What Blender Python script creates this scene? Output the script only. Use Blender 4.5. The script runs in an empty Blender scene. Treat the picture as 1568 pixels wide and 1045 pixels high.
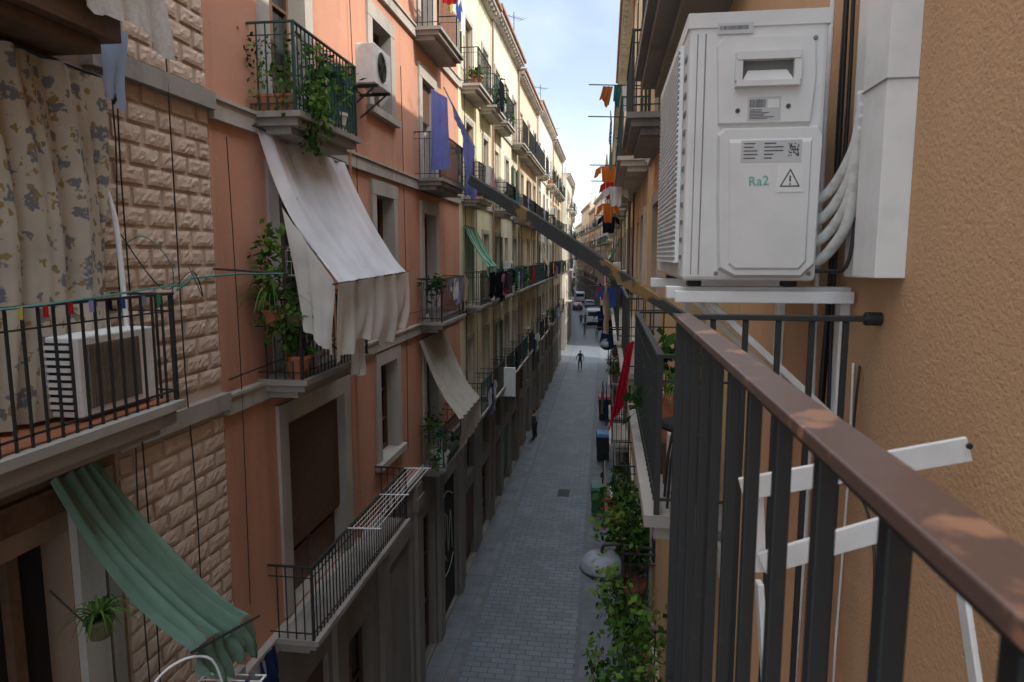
import bpy, math, random
from mathutils import Vector, Matrix, Quaternion
random.seed(7)
R=random.random
def U(a,b): return a+(b-a)*random.random()
SC=bpy.context.scene
H=10.2
# ---------------------------------------------------------------- materials
MATS={}
def _nodes(name):
    m=bpy.data.materials.new(name); m.use_nodes=True
    nt=m.node_tree; b=nt.nodes.get('Principled BSDF')
    return m,nt,b
def mixc(nt,fac,a,b,mode='MIX'):
    n=nt.nodes.new('ShaderNodeMix'); n.data_type='RGBA'; n.blend_type=mode
    if isinstance(fac,(int,float)): n.inputs[0].default_value=fac
    else: nt.links.new(fac,n.inputs[0])
    for i,x in ((6,a),(7,b)):
        if isinstance(x,(tuple,list)): n.inputs[i].default_value=(*x[:3],1)
        else: nt.links.new(x,n.inputs[i])
    return n.outputs[2]
def noise(nt,scale,detail=3,mapscale=None,rough=.55):
    tc=nt.nodes.new('ShaderNodeTexCoord'); n=nt.nodes.new('ShaderNodeTexNoise')
    n.inputs['Scale'].default_value=scale; n.inputs['Detail'].default_value=detail; n.inputs['Roughness'].default_value=rough
    if mapscale:
        mp=nt.nodes.new('ShaderNodeMapping'); mp.inputs['Scale'].default_value=mapscale
        nt.links.new(tc.outputs['Object'],mp.inputs[0]); nt.links.new(mp.outputs[0],n.inputs[0])
    else: nt.links.new(tc.outputs['Object'],n.inputs[0])
    return n.outputs[0]
def ramp(nt,x,p0,p1,c0=(0,0,0),c1=(1,1,1)):
    r=nt.nodes.new('ShaderNodeValToRGB'); e=r.color_ramp.elements
    e[0].position=p0; e[1].position=p1; e[0].color=(*c0,1); e[1].color=(*c1,1)
    nt.links.new(x,r.inputs[0]); return r.outputs[0]
def bump(nt,b,h,strength,dist):
    n=nt.nodes.new('ShaderNodeBump'); n.inputs['Strength'].default_value=strength; n.inputs['Distance'].default_value=dist
    nt.links.new(h,n.inputs['Height']); nt.links.new(n.outputs[0],b.inputs['Normal'])
def dk(c,f): return tuple(x*f for x in c)
def wallmat(name,c,bs=40,bd=.004,stain=.45,c2=None):
    if name in MATS: return MATS[name]
    m,nt,b=_nodes(name)
    a=ramp(nt,noise(nt,.9,4),.35,.68)
    col=mixc(nt,a,c,c2 or dk(c,.80))
    s=ramp(nt,noise(nt,1.6,5,(1,1,.13)),.50,.72)
    mul=nt.nodes.new('ShaderNodeMath'); mul.operation='MULTIPLY'; mul.inputs[1].default_value=stain
    nt.links.new(s,mul.inputs[0])
    col=mixc(nt,mul.outputs[0],col,dk(c,.42))
    f=ramp(nt,noise(nt,9,3),.6,.75)
    m2=nt.nodes.new('ShaderNodeMath'); m2.operation='MULTIPLY'; m2.inputs[1].default_value=.25
    nt.links.new(f,m2.inputs[0])
    col=mixc(nt,m2.outputs[0],col,tuple(min(1,x*1.35+.03) for x in c))
    nt.links.new(col,b.inputs['Base Color']); b.inputs['Roughness'].default_value=.92
    if bd: bump(nt,b,noise(nt,bs,2),.7,bd)
    MATS[name]=m; return m
def pmat(name,c,rough=.6,metal=0,var=.25,scale=12,bd=0,c2=None,p=(.45,.7)):
    if name in MATS: return MATS[name]
    m,nt,b=_nodes(name)
    a=ramp(nt,noise(nt,scale,4),p[0],p[1])
    col=mixc(nt,a,c,c2 or dk(c,1-var))
    nt.links.new(col,b.inputs['Base Color']); b.inputs['Roughness'].default_value=rough; b.inputs['Metallic'].default_value=metal
    if bd: bump(nt,b,noise(nt,scale*3,3),.6,bd)
    MATS[name]=m; return m
def cloth(name,c,tr=.35,scale=3,pattern=None):
    if name in MATS: return MATS[name]
    m,nt,b=_nodes(name)
    col=mixc(nt,ramp(nt,noise(nt,scale,3),.4,.7),c,dk(c,.82))
    if pattern: col=pattern(nt,col)
    nt.nodes.remove(b)
    d=nt.nodes.new('ShaderNodeBsdfDiffuse'); t=nt.nodes.new('ShaderNodeBsdfTranslucent'); mx=nt.nodes.new('ShaderNodeMixShader')
    mx.inputs[0].default_value=tr
    nt.links.new(col,d.inputs[0]); nt.links.new(col,t.inputs[0])
    nt.links.new(d.outputs[0],mx.inputs[1]); nt.links.new(t.outputs[0],mx.inputs[2])
    nt.links.new(mx.outputs[0],nt.nodes['Material Output'].inputs[0])
    MATS[name]=m; return m
def stripes(freq,c2,axis=1):
    def f(nt,col):
        tc=nt.nodes.new('ShaderNodeTexCoord'); sp=nt.nodes.new('ShaderNodeSeparateXYZ'); nt.links.new(tc.outputs['Object'],sp.inputs[0])
        a=nt.nodes.new('ShaderNodeMath'); a.operation='MULTIPLY'; a.inputs[1].default_value=freq; nt.links.new(sp.outputs[axis],a.inputs[0])
        g=nt.nodes.new('ShaderNodeMath'); g.operation='FRACT'; nt.links.new(a.outputs[0],g.inputs[0])
        return mixc(nt,ramp(nt,g.outputs[0],.49,.51),col,c2)
    return f
def floral(nt,col):
    tc=nt.nodes.new('ShaderNodeTexCoord')
    def vor(scale,p0,p1,off):
        mp=nt.nodes.new('ShaderNodeMapping'); mp.inputs['Location'].default_value=off; mp.inputs['Scale'].default_value=(.4,1,.8)
        nt.links.new(tc.outputs['Object'],mp.inputs[0])
        nz=nt.nodes.new('ShaderNodeTexNoise'); nz.inputs['Scale'].default_value=22; nt.links.new(mp.outputs[0],nz.inputs[0])
        v=nt.nodes.new('ShaderNodeTexVoronoi'); v.inputs['Scale'].default_value=scale
        vm=nt.nodes.new('ShaderNodeVectorMath'); vm.operation='SCALE'; vm.inputs['Scale'].default_value=.11
        nt.links.new(nz.outputs['Color'],vm.inputs[0])
        va=nt.nodes.new('ShaderNodeVectorMath'); nt.links.new(mp.outputs[0],va.inputs[0]); nt.links.new(vm.outputs[0],va.inputs[1])
        nt.links.new(va.outputs[0],v.inputs['Vector'])
        return ramp(nt,v.outputs['Distance'],p0,p1,(1,1,1),(0,0,0))
    col=mixc(nt,vor(7.5,.30,.36,(3,1,0)),col,(.22,.23,.25))
    col=mixc(nt,vor(7.5,.10,.15,(3,1,0)),col,(.50,.48,.42))
    col=mixc(nt,vor(11,.23,.28,(0,7,2)),col,(.37,.27,.12))
    return col
def leafmat(name,c): return cloth(name,c,.3,6)

WHITE=pmat('white_paint',(.74,.74,.72),.45,var=.14,scale=9)
STONE=wallmat('pale_stone',(.45,.415,.37),30,.004,.6)
GREYSTONE=wallmat('grey_stone',(.25,.225,.195),18,.006,.6)
CEMENT=wallmat('cement',(.32,.295,.265),30,.004,.8)
IRON=pmat('dark_iron',(.030,.033,.034),.5,.3,scale=25,c2=(.07,.045,.03),p=(.6,.8))
IRONG=pmat('green_iron',(.02,.07,.065),.5,.2,scale=25)
GLASS=pmat('window_glass',(.03,.035,.04),.08,0,var=.4,scale=2)
WOOD=pmat('brown_wood',(.12,.065,.038),.6,0,var=.4,scale=9)
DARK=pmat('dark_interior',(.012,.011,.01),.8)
WHITEWOOD=pmat('white_wood',(.62,.61,.57),.5,0,scale=7)
SHUTG=pmat('green_shutter',(.05,.13,.08),.6)
SHUTB=pmat('brown_blind',(.12,.065,.04),.65)
SHUTW=pmat('pale_blind',(.50,.47,.40),.6)
PIPEM=pmat('drain_pipe_metal',(.28,.17,.12),.6)
BLACK=pmat('black_rubber',(.015,.015,.015),.5)
TILE=pmat('roof_tile',(.32,.15,.09),.85,var=.4,scale=4)
TERRA=pmat('terracotta',(.38,.14,.07),.75,var=.3,scale=10)
LEAF=[leafmat('leaf_mid',(.06,.13,.03)),leafmat('leaf_dark',(.025,.065,.02)),leafmat('leaf_light',(.13,.22,.045))]
STEM=pmat('stem',(.10,.09,.04),.8)
LAUN=[cloth('cloth_'+n,c,.25) for n,c in dict(white=(.74,.74,.72),blue=(.05,.09,.30),red=(.45,.03,.03),black=(.015,.015,.02),grey=(.22,.22,.24),navy=(.02,.03,.09),orange=(.62,.17,.03),lilac=(.30,.30,.52),teal=(.05,.20,.20),beige=(.50,.42,.30),pink=(.50,.25,.28),cream=(.62,.58,.48)).items()]
LAUN+=[cloth('cloth_stripe1',(.65,.65,.62),.25,3,stripes(14,(.08,.12,.35),2)),cloth('cloth_stripe2',(.5,.48,.35),.25,3,stripes(9,(.05,.2,.12),1)),cloth('cloth_green',(.06,.26,.12),.25),cloth('cloth_yellow',(.55,.46,.12),.25)]
LPOOL=[LAUN[i] for i in (0,0,0,3,3,5,5,4,4,1,1,9,11,8,2,10,12,7,13)]
# ---------------------------------------------------------------- mesh builder
class MB:
    def __init__(s): s.v=[]; s.f=[]; s.m=[]; s.sl=[]; s.sm=False
    def mi(s,m):
        if m not in s.sl: s.sl.append(m)
        return s.sl.index(m)
    def add(s,vs,fs,m):
        o=len(s.v); s.v+= [tuple(x) for x in vs]; k=s.mi(m)
        for f in fs: s.f.append(tuple(i+o for i in f)); s.m.append(k)
    def hexa(s,c,m):
        s.add(c,[(3,2,1,0),(4,5,6,7),(0,1,5,4),(1,2,6,5),(2,3,7,6),(3,0,4,7)],m)
    def box(s,x0,x1,y0,y1,z0,z1,m):
        s.hexa([(x0,y0,z0),(x1,y0,z0),(x1,y1,z0),(x0,y1,z0),(x0,y0,z1),(x1,y0,z1),(x1,y1,z1),(x0,y1,z1)],m)
    def bar(s,p,q,w,h,m,up=(0,0,1)):
        p=Vector(p);q=Vector(q);d=(q-p).normalized(); a=d.cross(Vector(up))
        if a.length<1e-4: a=d.cross(Vector((1,0,0)))
        a.normalize(); b=a.cross(d); a*=w/2;b*=h/2
        s.hexa([p-a-b,p+a-b,p+a+b,p-a+b,q-a-b,q+a-b,q+a+b,q-a+b],m)
    def tube(s,pts,r,m,n=8,smooth=0,cap=True):
        pts=[Vector(p) for p in pts]
        rs=r if isinstance(r,(list,tuple)) else [r]*len(pts)
        if smooth and len(pts)>2:
            np_=[];nr=[]
            for i in range(len(pts)-1):
                p0=pts[max(i-1,0)];p1=pts[i];p2=pts[i+1];p3=pts[min(i+2,len(pts)-1)]
                for k in range(smooth):
                    t=k/smooth
                    np_.append(.5*((2*p1)+(p2-p0)*t+(2*p0-5*p1+4*p2-p3)*t*t+(3*p1-p0-3*p2+p3)*t**3)); nr.append(rs[i]*(1-t)+rs[i+1]*t)
            np_.append(pts[-1]);nr.append(rs[-1]); pts,rs=np_,nr
        vs=[];fs=[];prev=None
        for i,p in enumerate(pts):
            d=(pts[min(i+1,len(pts)-1)]-pts[max(i-1,0)]).normalized()
            if prev is None:
                a=d.cross(Vector((0,0,1)))
                if a.length<1e-3:a=d.cross(Vector((1,0,0)))
            else: a=prev-d*prev.dot(d)
            a.normalize();prev=a;b=d.cross(a)
            for k in range(n):
                t=2*math.pi*k/n; vs.append(p+(a*math.cos(t)+b*math.sin(t))*rs[i])
        for i in range(len(pts)-1):
            for k in range(n):
                fs.append((i*n+k,i*n+(k+1)%n,(i+1)*n+(k+1)%n,(i+1)*n+k))
        if cap: fs.append(tuple(range(n))[::-1]); fs.append(tuple((len(pts)-1)*n+k for k in range(n)))
        s.add(vs,fs,m)
    def lathe(s,c,prof,m,n=16,axis='z'):
        vs=[];fs=[]
        for (r,z) in prof:
            for k in range(n):
                t=2*math.pi*k/n
                p=(r*math.cos(t),r*math.sin(t),z) if axis=='z' else ((z,r*math.cos(t),r*math.sin(t)) if axis=='x' else (r*math.cos(t),z,r*math.sin(t)))
                vs.append((c[0]+p[0],c[1]+p[1],c[2]+p[2]))
        for i in range(len(prof)-1):
            for k in range(n): fs.append((i*n+k,i*n+(k+1)%n,(i+1)*n+(k+1)%n,(i+1)*n+k))
        fs.append(tuple(range(n))[::-1]); fs.append(tuple((len(prof)-1)*n+k for k in range(n)))
        s.add(vs,fs,m)
    def ell(s,c,r,m,n=10,k=7):
        prof=[(max(.001,math.sin(math.pi*i/k)),-math.cos(math.pi*i/k)) for i in range(k+1)]
        vs=[];fs=[]
        for (a,z) in prof:
            for j in range(n):
                t=2*math.pi*j/n; vs.append((c[0]+r[0]*a*math.cos(t),c[1]+r[1]*a*math.sin(t),c[2]+r[2]*z))
        for i in range(k):
            for j in range(n): fs.append((i*n+j,i*n+(j+1)%n,(i+1)*n+(j+1)%n,(i+1)*n+j))
        s.add(vs,fs,m)
    def sheet(s,tl,tr,bl,br,m,nx=16,nz=12,amp=.03,folds=4,nrm=(1,0,0),sag=0,ph=None,rag=.03,topamp=.3,thr=None):
        tl,tr,bl,br,nrm=map(Vector,(tl,tr,bl,br,nrm)); ph=R()*6 if ph is None else ph
        vs=[];fs=[]
        w=[R()*6 for _ in range(6)]
        for j in range(nz+1):
            v=j/nz
            for i in range(nx+1):
                u=i/nx
                p=tl.lerp(tr,u).lerp(bl.lerp(br,u),v)
                k=topamp+(1-topamp)*v
                uu=u+.03*math.sin(4*v+w[4])+.02*math.sin(11*u+w[5])
                o=amp*k*(math.sin(6.283*folds*uu+ph+.5*math.sin(3*v+w[0]))+.6*math.sin(6.283*folds*1.73*uu+w[1]+v*1.5)+.3*math.sin(6.283*folds*3.1*uu+w[4]-v))+amp*.4*math.sin(5*v+w[2]+3*u)
                p=p+nrm*o
                p.z-=sag*math.sin(math.pi*v)*(1+.25*math.sin(6.283*folds*u+ph))
                p.z+=rag*v*(math.sin(9*u+w[3])*.5+.2*math.sin(31*u+w[5]))
                vs.append(p)
        for j in range(nz):
            for i in range(nx):
                a=j*(nx+1)+i; fs.append((a,a+1,a+nx+2,a+nx+1))
        s.add(vs,fs,m); s.sm=True
    def obj(s,name,parent=None,smooth=False,bevel=0):
        me=bpy.data.meshes.new(name); me.from_pydata(s.v,[],s.f)
        for m in s.sl: me.materials.append(m)
        me.polygons.foreach_set('material_index',s.m)
        if smooth or s.sm: me.polygons.foreach_set('use_smooth',[True]*len(me.polygons))
        me.update()
        o=bpy.data.objects.new(name,me); SC.collection.objects.link(o)
        if parent: o.parent=parent
        if bevel:
            b=o.modifiers.new('bevel','BEVEL'); b.width=bevel; b.segments=2; b.limit_method='ANGLE'
        return o
def empty(name):
    o=bpy.data.objects.new(name,None); SC.collection.objects.link(o); o.empty_display_size=.2; return o
class Fr:
    def __init__(s,o,t,n): s.o=o;s.t=t;s.n=n
    def P(s,d,y,z): return (s.o[0]+s.n[0]*d+s.t[0]*y, s.o[1]+s.n[1]*d+s.t[1]*y, z)
    def box(s,mb,d0,d1,y0,y1,z0,z1,m):
        P=s.P; mb.hexa([P(d0,y0,z0),P(d1,y0,z0),P(d1,y1,z0),P(d0,y1,z0),P(d0,y0,z1),P(d1,y0,z1),P(d1,y1,z1),P(d0,y1,z1)],m)
    def quad(s,mb,pts,m): mb.add([s.P(*p) for p in pts],[(0,1,2,3)],m)
FL=Fr((-4.25,0),(0,1),(1,0)); FR=Fr((.70,0),(0,1),(-1,0))
def bent(p,q,side):
    dx,dy=q[0]-p[0],q[1]-p[1]; l=math.hypot(dx,dy); t=(dx/l,dy/l)
    n=(t[1],-t[0]) if side=='L' else (-t[1],t[0])
    return Fr(p,t,n),l
# ---------------------------------------------------------------- facade parts
def wall(mb,F,y0,y1,z0,z1,ops,m,depth=9):
    ys=sorted({y0,y1}|{o[0] for o in ops}|{o[1] for o in ops}); zs=sorted({z0,z1}|{o[2] for o in ops}|{o[3] for o in ops})
    for i in range(len(ys)-1):
        for j in range(len(zs)-1):
            yc=(ys[i]+ys[i+1])/2; zc=(zs[j]+zs[j+1])/2
            if any(o[0]<yc<o[1] and o[2]<zc<o[3] for o in ops): continue
            F.quad(mb,[(0,ys[i],zs[j]),(0,ys[i+1],zs[j]),(0,ys[i+1],zs[j+1]),(0,ys[i],zs[j+1])],m)
    F.quad(mb,[(0,y0,z0),(-depth,y0,z0),(-depth,y0,z1),(0,y0,z1)],m)
    F.quad(mb,[(0,y1,z0),(-depth,y1,z0),(-depth,y1,z1),(0,y1,z1)],m)
    F.quad(mb,[(-depth,y0,z0),(-depth,y1,z0),(-depth,y1,z1),(-depth,y0,z1)],m)
def opening(wb,F,o,m,kind,trim=None,fw=.16,frame=WOOD,blind=SHUTB,bf=.4,sill=True,sp=.055):
    y0,y1,z0,z1=o[:4]; dp=-.26
    q=F.quad
    q(wb,[(0,y0,z0),(dp,y0,z0),(dp,y0,z1),(0,y0,z1)],m); q(wb,[(0,y1,z0),(dp,y1,z0),(dp,y1,z1),(0,y1,z1)],m)
    q(wb,[(0,y0,z1),(dp,y0,z1),(dp,y1,z1),(0,y1,z1)],m); q(wb,[(0,y0,z0),(dp,y0,z0),(dp,y1,z0),(0,y1,z0)],m)
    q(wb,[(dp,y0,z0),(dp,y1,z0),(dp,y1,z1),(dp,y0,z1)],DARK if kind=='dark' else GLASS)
    if kind!='dark':
        t=.06; a,b=dp+.005,dp+.06
        F.box(wb,a,b,y0,y0+t,z0,z1,frame);F.box(wb,a,b,y1-t,y1,z0,z1,frame)
        F.box(wb,a,b-.002,y0+t,y1-t,z1-t,z1,frame);F.box(wb,a,b-.002,y0+t,y1-t,z0,z0+t*1.3,frame)
        yc=(y0+y1)/2; F.box(wb,a,b+.004,yc-.045,yc+.045,z0+t,z1-t,frame)
        nz=3 if z1-z0>1.8 else 2
        for k in range(1,nz):
            zz=z0+(z1-z0)*k/nz; F.box(wb,a,b-.01,y0+t,y1-t,zz-.02,zz+.02,frame)
        if z1-z0>1.9: F.box(wb,a,b-.006,y0+t,y1-t,z0+t,z0+.6,frame)
    if kind=='blind':
        zb=z1-(z1-z0)*bf; n=int((z1-zb)/sp)
        for k in range(n):
            zz=z1-sp*(k+1); F.box(wb,-.10,-.085,y0+.02,y1-.02,zz+.006,zz+sp,blind)
        F.box(wb,-.112,-.102,y0+.015,y1-.015,zb,z1,blind)
    if kind=='louver':
        w=(y1-y0)/2*.96
        for s,yy in ((-1,y0),(1,y1)):
            ya,yb=(yy-w-.01,yy-.01) if s<0 else (yy+.01,yy+w+.01)
            F.box(wb,.052,.062,ya,yb,z0,z1,blind)
            n=int((z1-z0)/(sp*1.3))
            for k in range(n): 
                zz=z0+.03+k*sp*1.3; F.box(wb,.062,.08,ya+.05,yb-.05,zz,zz+sp*.6,blind)
    if trim:
        F.box(wb,-.02,.045,y0-fw,y0-.002,z0,z1,trim);F.box(wb,-.02,.045,y1+.002,y1+fw,z0,z1,trim)
        F.box(wb,-.02,.05,y0-fw-.003,y1+fw+.003,z1+.002,z1+fw*1.1,trim)
        if sill: F.box(wb,-.2,.13,y0-fw-.06,y1+fw+.06,z0-.13,z0-.002,trim)
def balcony(bb,F,y0,y1,z,dep=.6,h=1.0,iron=IRON,slabm=CEMENT,sp=.12,base=True,bw=.014,th=.16):
    F.box(bb,-.03,dep+.04,y0-.03,y1+.03,z-.07,z,slabm)
    F.box(bb,-.03,dep-.02,y0+.03,y1-.03,z-th,z-.072,slabm)
    if base: F.box(bb,-.03,dep-.14,y0+.1,y1-.1,z-th-.09,z-th-.002,slabm)
    d=dep-.03
    F.box(bb,d-.02,d+.02,y0-.02,y1+.02,z+h-.02,z+h,iron)
    F.box(bb,d-.008,d+.008,y0,y1,z+.08,z+.095,iron); F.box(bb,d-.006,d+.006,y0,y1,z+h-.16,z+h-.148,iron)
    for y in (y0,y1):
        F.box(bb,0,d-.021,y-.018,y+.018,z+h-.021,z+h-.001,iron); F.box(bb,0,d-.009,y-.006,y+.006,z+.08,z+.095,iron)
        F.box(bb,0,d-.009,y-.006,y+.006,z+h-.16,z+h-.148,iron)
        F.box(bb,d-.016,d+.016,y-.016,y+.016,z,z+h-.02,iron)
        n=max(2,int(dep/sp))
        for k in range(1,n):
            dd=d*k/n; F.box(bb,dd-bw/2,dd+bw/2,y-bw/2,y+bw/2,z+.002,z+h-.022,iron)
    n=max(3,int((y1-y0)/sp))
    for k in range(1,n):
        yy=y0+(y1-y0)*k/n; F.box(bb,d-bw/2,d+bw/2,yy-bw/2,yy+bw/2,z+.002,z+h-.022,iron)
def leaves(mb,c,r,n,s,mats=LEAF,droop=.3):
    c=Vector(c)
    cl=[(Vector((U(-1,1),U(-1,1),U(-1,1)))*.75,random.choice(mats)) for _ in range(max(3,n//25))]
    for _ in range(n):
        k,mt=random.choice(cl)
        p=k+Vector((random.gauss(0,.28),random.gauss(0,.28),random.gauss(0,.28)))
        p=c+Vector((p.x*r[0],p.y*r[1],p.z*r[2]))
        d=Vector((U(-1,1),U(-1,1),U(-1,.6)-droop)).normalized(); a=d.cross(Vector((U(-1,1),U(-1,1),1))).normalized()
        l=s*U(.6,1.3); w=l*.32
        m=mt if R()<.75 else random.choice(mats)
        mb.add([p,p+d*l*.5+a*w,p+d*l,p+d*l*.5-a*w],[(0,1,2,3)],m)
def strap(mb,c,n,l,w=.02,mats=LEAF,up=.9):
    c=Vector(c)
    for _ in range(n):
        t=R()*6.283; d=Vector((math.cos(t),math.sin(t),0)); a=Vector((-d.y,d.x,0)); L=l*U(.6,1.1); k=U(.5,1)*up; m=random.choice(mats)
        vs=[];N=6
        for i in range(N+1):
            s=i/N; p=c+d*L*s*.7+Vector((0,0,L*(1.6*k*s-1.7*s*s*k))); ww=w*(1-s*.9)
            vs+=[p-a*ww,p+a*ww]
        mb.add(vs,[(2*i,2*i+1,2*i+3,2*i+2) for i in range(N)],m)
def pot(mb,c,r=.11,h=.2,m=TERRA):
    mb.lathe(c,[(r*.7,0),(r,h*.85),(r*1.1,h*.85),(r*1.1,h),(r*.9,h),(r*.9,h*.9)],m,12)
def plantobj(c,kind='bush',s=1,name='potted_plant'):
    mb=MB(); pot(mb,c,.10*s,.18*s,random.choice([TERRA,TERRA,WHITE,CEMENT]))
    top=(c[0],c[1],c[2]+.18*s)
    if kind=='bush':
        for _ in range(5): mb.tube([top,(top[0]+U(-.1,.1)*s,top[1]+U(-.1,.1)*s,top[2]+.25*s)],.004*s,STEM,4)
        leaves(mb,(top[0],top[1],top[2]+.18*s),(.2*s,.2*s,.24*s),110,.08*s)
    else: strap(mb,top,26,.4*s,.012*s)
    return mb.obj(name)
def garment(P,y,z,kind,m,n,s=1):
    mb=MB(); w=U(.38,.58)*s; h=U(.5,.8)*s
    if kind=='shirt':
        mb.sheet(P(y,z),P(y+w,z),P(y+.03,z-h),P(y+w-.03,z-h),m,10,8,.02,2,n)
        for q,yy in ((-1,y),(1,y+w)):
            mb.sheet(P(yy,z),P(yy+q*.12,z-.08),P(yy,z-.16),P(yy+q*.16,z-.3),m,4,4,.01,1,n)
    elif kind=='trousers':
        w=.36
        mb.sheet(P(y,z),P(y+w,z),P(y,z-.25),P(y+w,z-.25),m,8,4,.015,2,n)
        mb.sheet(P(y,z-.25),P(y+w*.48,z-.25),P(y-.02,z-.95),P(y+w*.4,z-.95),m,6,8,.02,1,n)
        mb.sheet(P(y+w*.52,z-.25),P(y+w,z-.25),P(y+w*.6,z-.93),P(y+w+.02,z-.95),m,6,8,.02,1,n)
    else:
        w=U(.6,1.2)*s;h=U(.6,1.1)*s
        mb.sheet(P(y,z),P(y+w,z),P(y,z-h),P(y+w,z-h),m,16,10,.035,3,n,rag=.1)
    return mb.obj({'shirt':'hanging_shirt','trousers':'hanging_trousers','sheet':'hanging_bed_sheet'}[kind])
def hang(F,y,z,kind,d=.64,m=None): return garment(lambda a,zz:F.P(d,a,zz),y,z,kind,m or random.choice(LPOOL),(F.n[0],F.n[1],0))
def hangx(x,y,z,kind,m,s=1): return garment(lambda a,zz:(a,y+.25*(a-x),zz),x,z,kind,m,(0,1,0),s)
def antenna(c,s=1):
    mb=MB(); x,y,z=c; mb.tube([c,(x,y,z+2.2*s)],.02,IRON,6)
    a=U(0,3); dx,dy=math.cos(a),math.sin(a)
    mb.tube([(x-dx*.6,y-dy*.6,z+2*s),(x+dx*.6,y+dy*.6,z+2*s)],.012,IRON,5)
    for k in range(7):
        t=-.55+k*.18; l=.16+.03*k; mb.tube([(x+dx*t-dy*l,y+dy*t+dx*l,z+2*s),(x+dx*t+dy*l,y+dy*t-dx*l,z+2*s)],.007,IRON,4)
    mb.obj('tv_antenna')
def ac_small(F,y,z,dep=.3,w=.8,h=.55,d0=.12,name='air_conditioner'):
    e=empty(name); mb=MB()
    F.box(mb,d0,d0+dep,y,y+w,z,z+h,WHITE); o=mb.obj('casing',e,bevel=.015)
    mb=MB(); c=(y+w*.42,z+h/2); r=h*.4
    P=F.P
    for k in range(1,7):
        rr=r*k/6; pts=[P(d0+dep+.012,c[0]+rr*math.cos(t*math.pi/10),c[1]+rr*math.sin(t*math.pi/10)) for t in range(21)]
        mb.tube(pts,.004,IRON if k<6 else WHITE,4)
    for k in range(8):
        a=k*math.pi/4; mb.tube([P(d0+dep+.012,*c),P(d0+dep+.012,c[0]+r*math.cos(a),c[1]+r*math.sin(a))],.004,IRON,4)
    pts=[P(d0+dep+.004,c[0]+r*.97*math.cos(t*math.pi/12),c[1]+r*.97*math.sin(t*math.pi/12)) for t in range(24)]
    mb.add(pts,[tuple(range(24))],DARK); mb.obj('fan_grille',e)
    mb=MB()
    for yy in (y+.12,y+w-.12):
        F.box(mb,0,d0+dep+.02,yy-.02,yy+.02,z-.05,z-.003,IRON); mb.bar(P(.0,yy,z-.4),P(d0+dep*.8,yy,z-.05),.03,.02,IRON)
    mb.obj('wall_bracket',e)
def awning(F,y0,y1,zt,zf,out,m,drop=.5,sag=.12,name='awning',nf=6,twist=0):
    e=empty(name); mb=MB(); P=F.P; n=(F.n[0],F.n[1],0)
    mb.sheet(P(.06,y0,zt),P(.06,y1,zt),P(out,y0,zf),P(out,y1,zf-twist),m,28,14,.03,nf,n,sag=sag,rag=0)
    mb.sheet(P(out+.01,y0,zf),P(out+.01,y1,zf-twist),P(out-.03,y0+.05,zf-drop),P(out-.03,y1-.05,zf-drop*.9-twist),m,28,6,.03,nf,n,rag=.06)
    mb.obj('canvas',e); mb=MB()
    mb.tube([P(out,y0-.03,zf-.01),P(out,y1+.03,zf-.01-twist)],.012,IRON,6); mb.tube([P(.05,y0-.03,zt+.01),P(.05,y1+.03,zt+.01)],.012,IRON,6)
    mb.obj('poles',e)
PAL=[(.68,.56,.38),(.72,.64,.47),(.62,.46,.27),(.66,.58,.44),(.56,.34,.21),(.74,.68,.55),(.64,.52,.33),(.60,.31,.19)]
cnt=0
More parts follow.
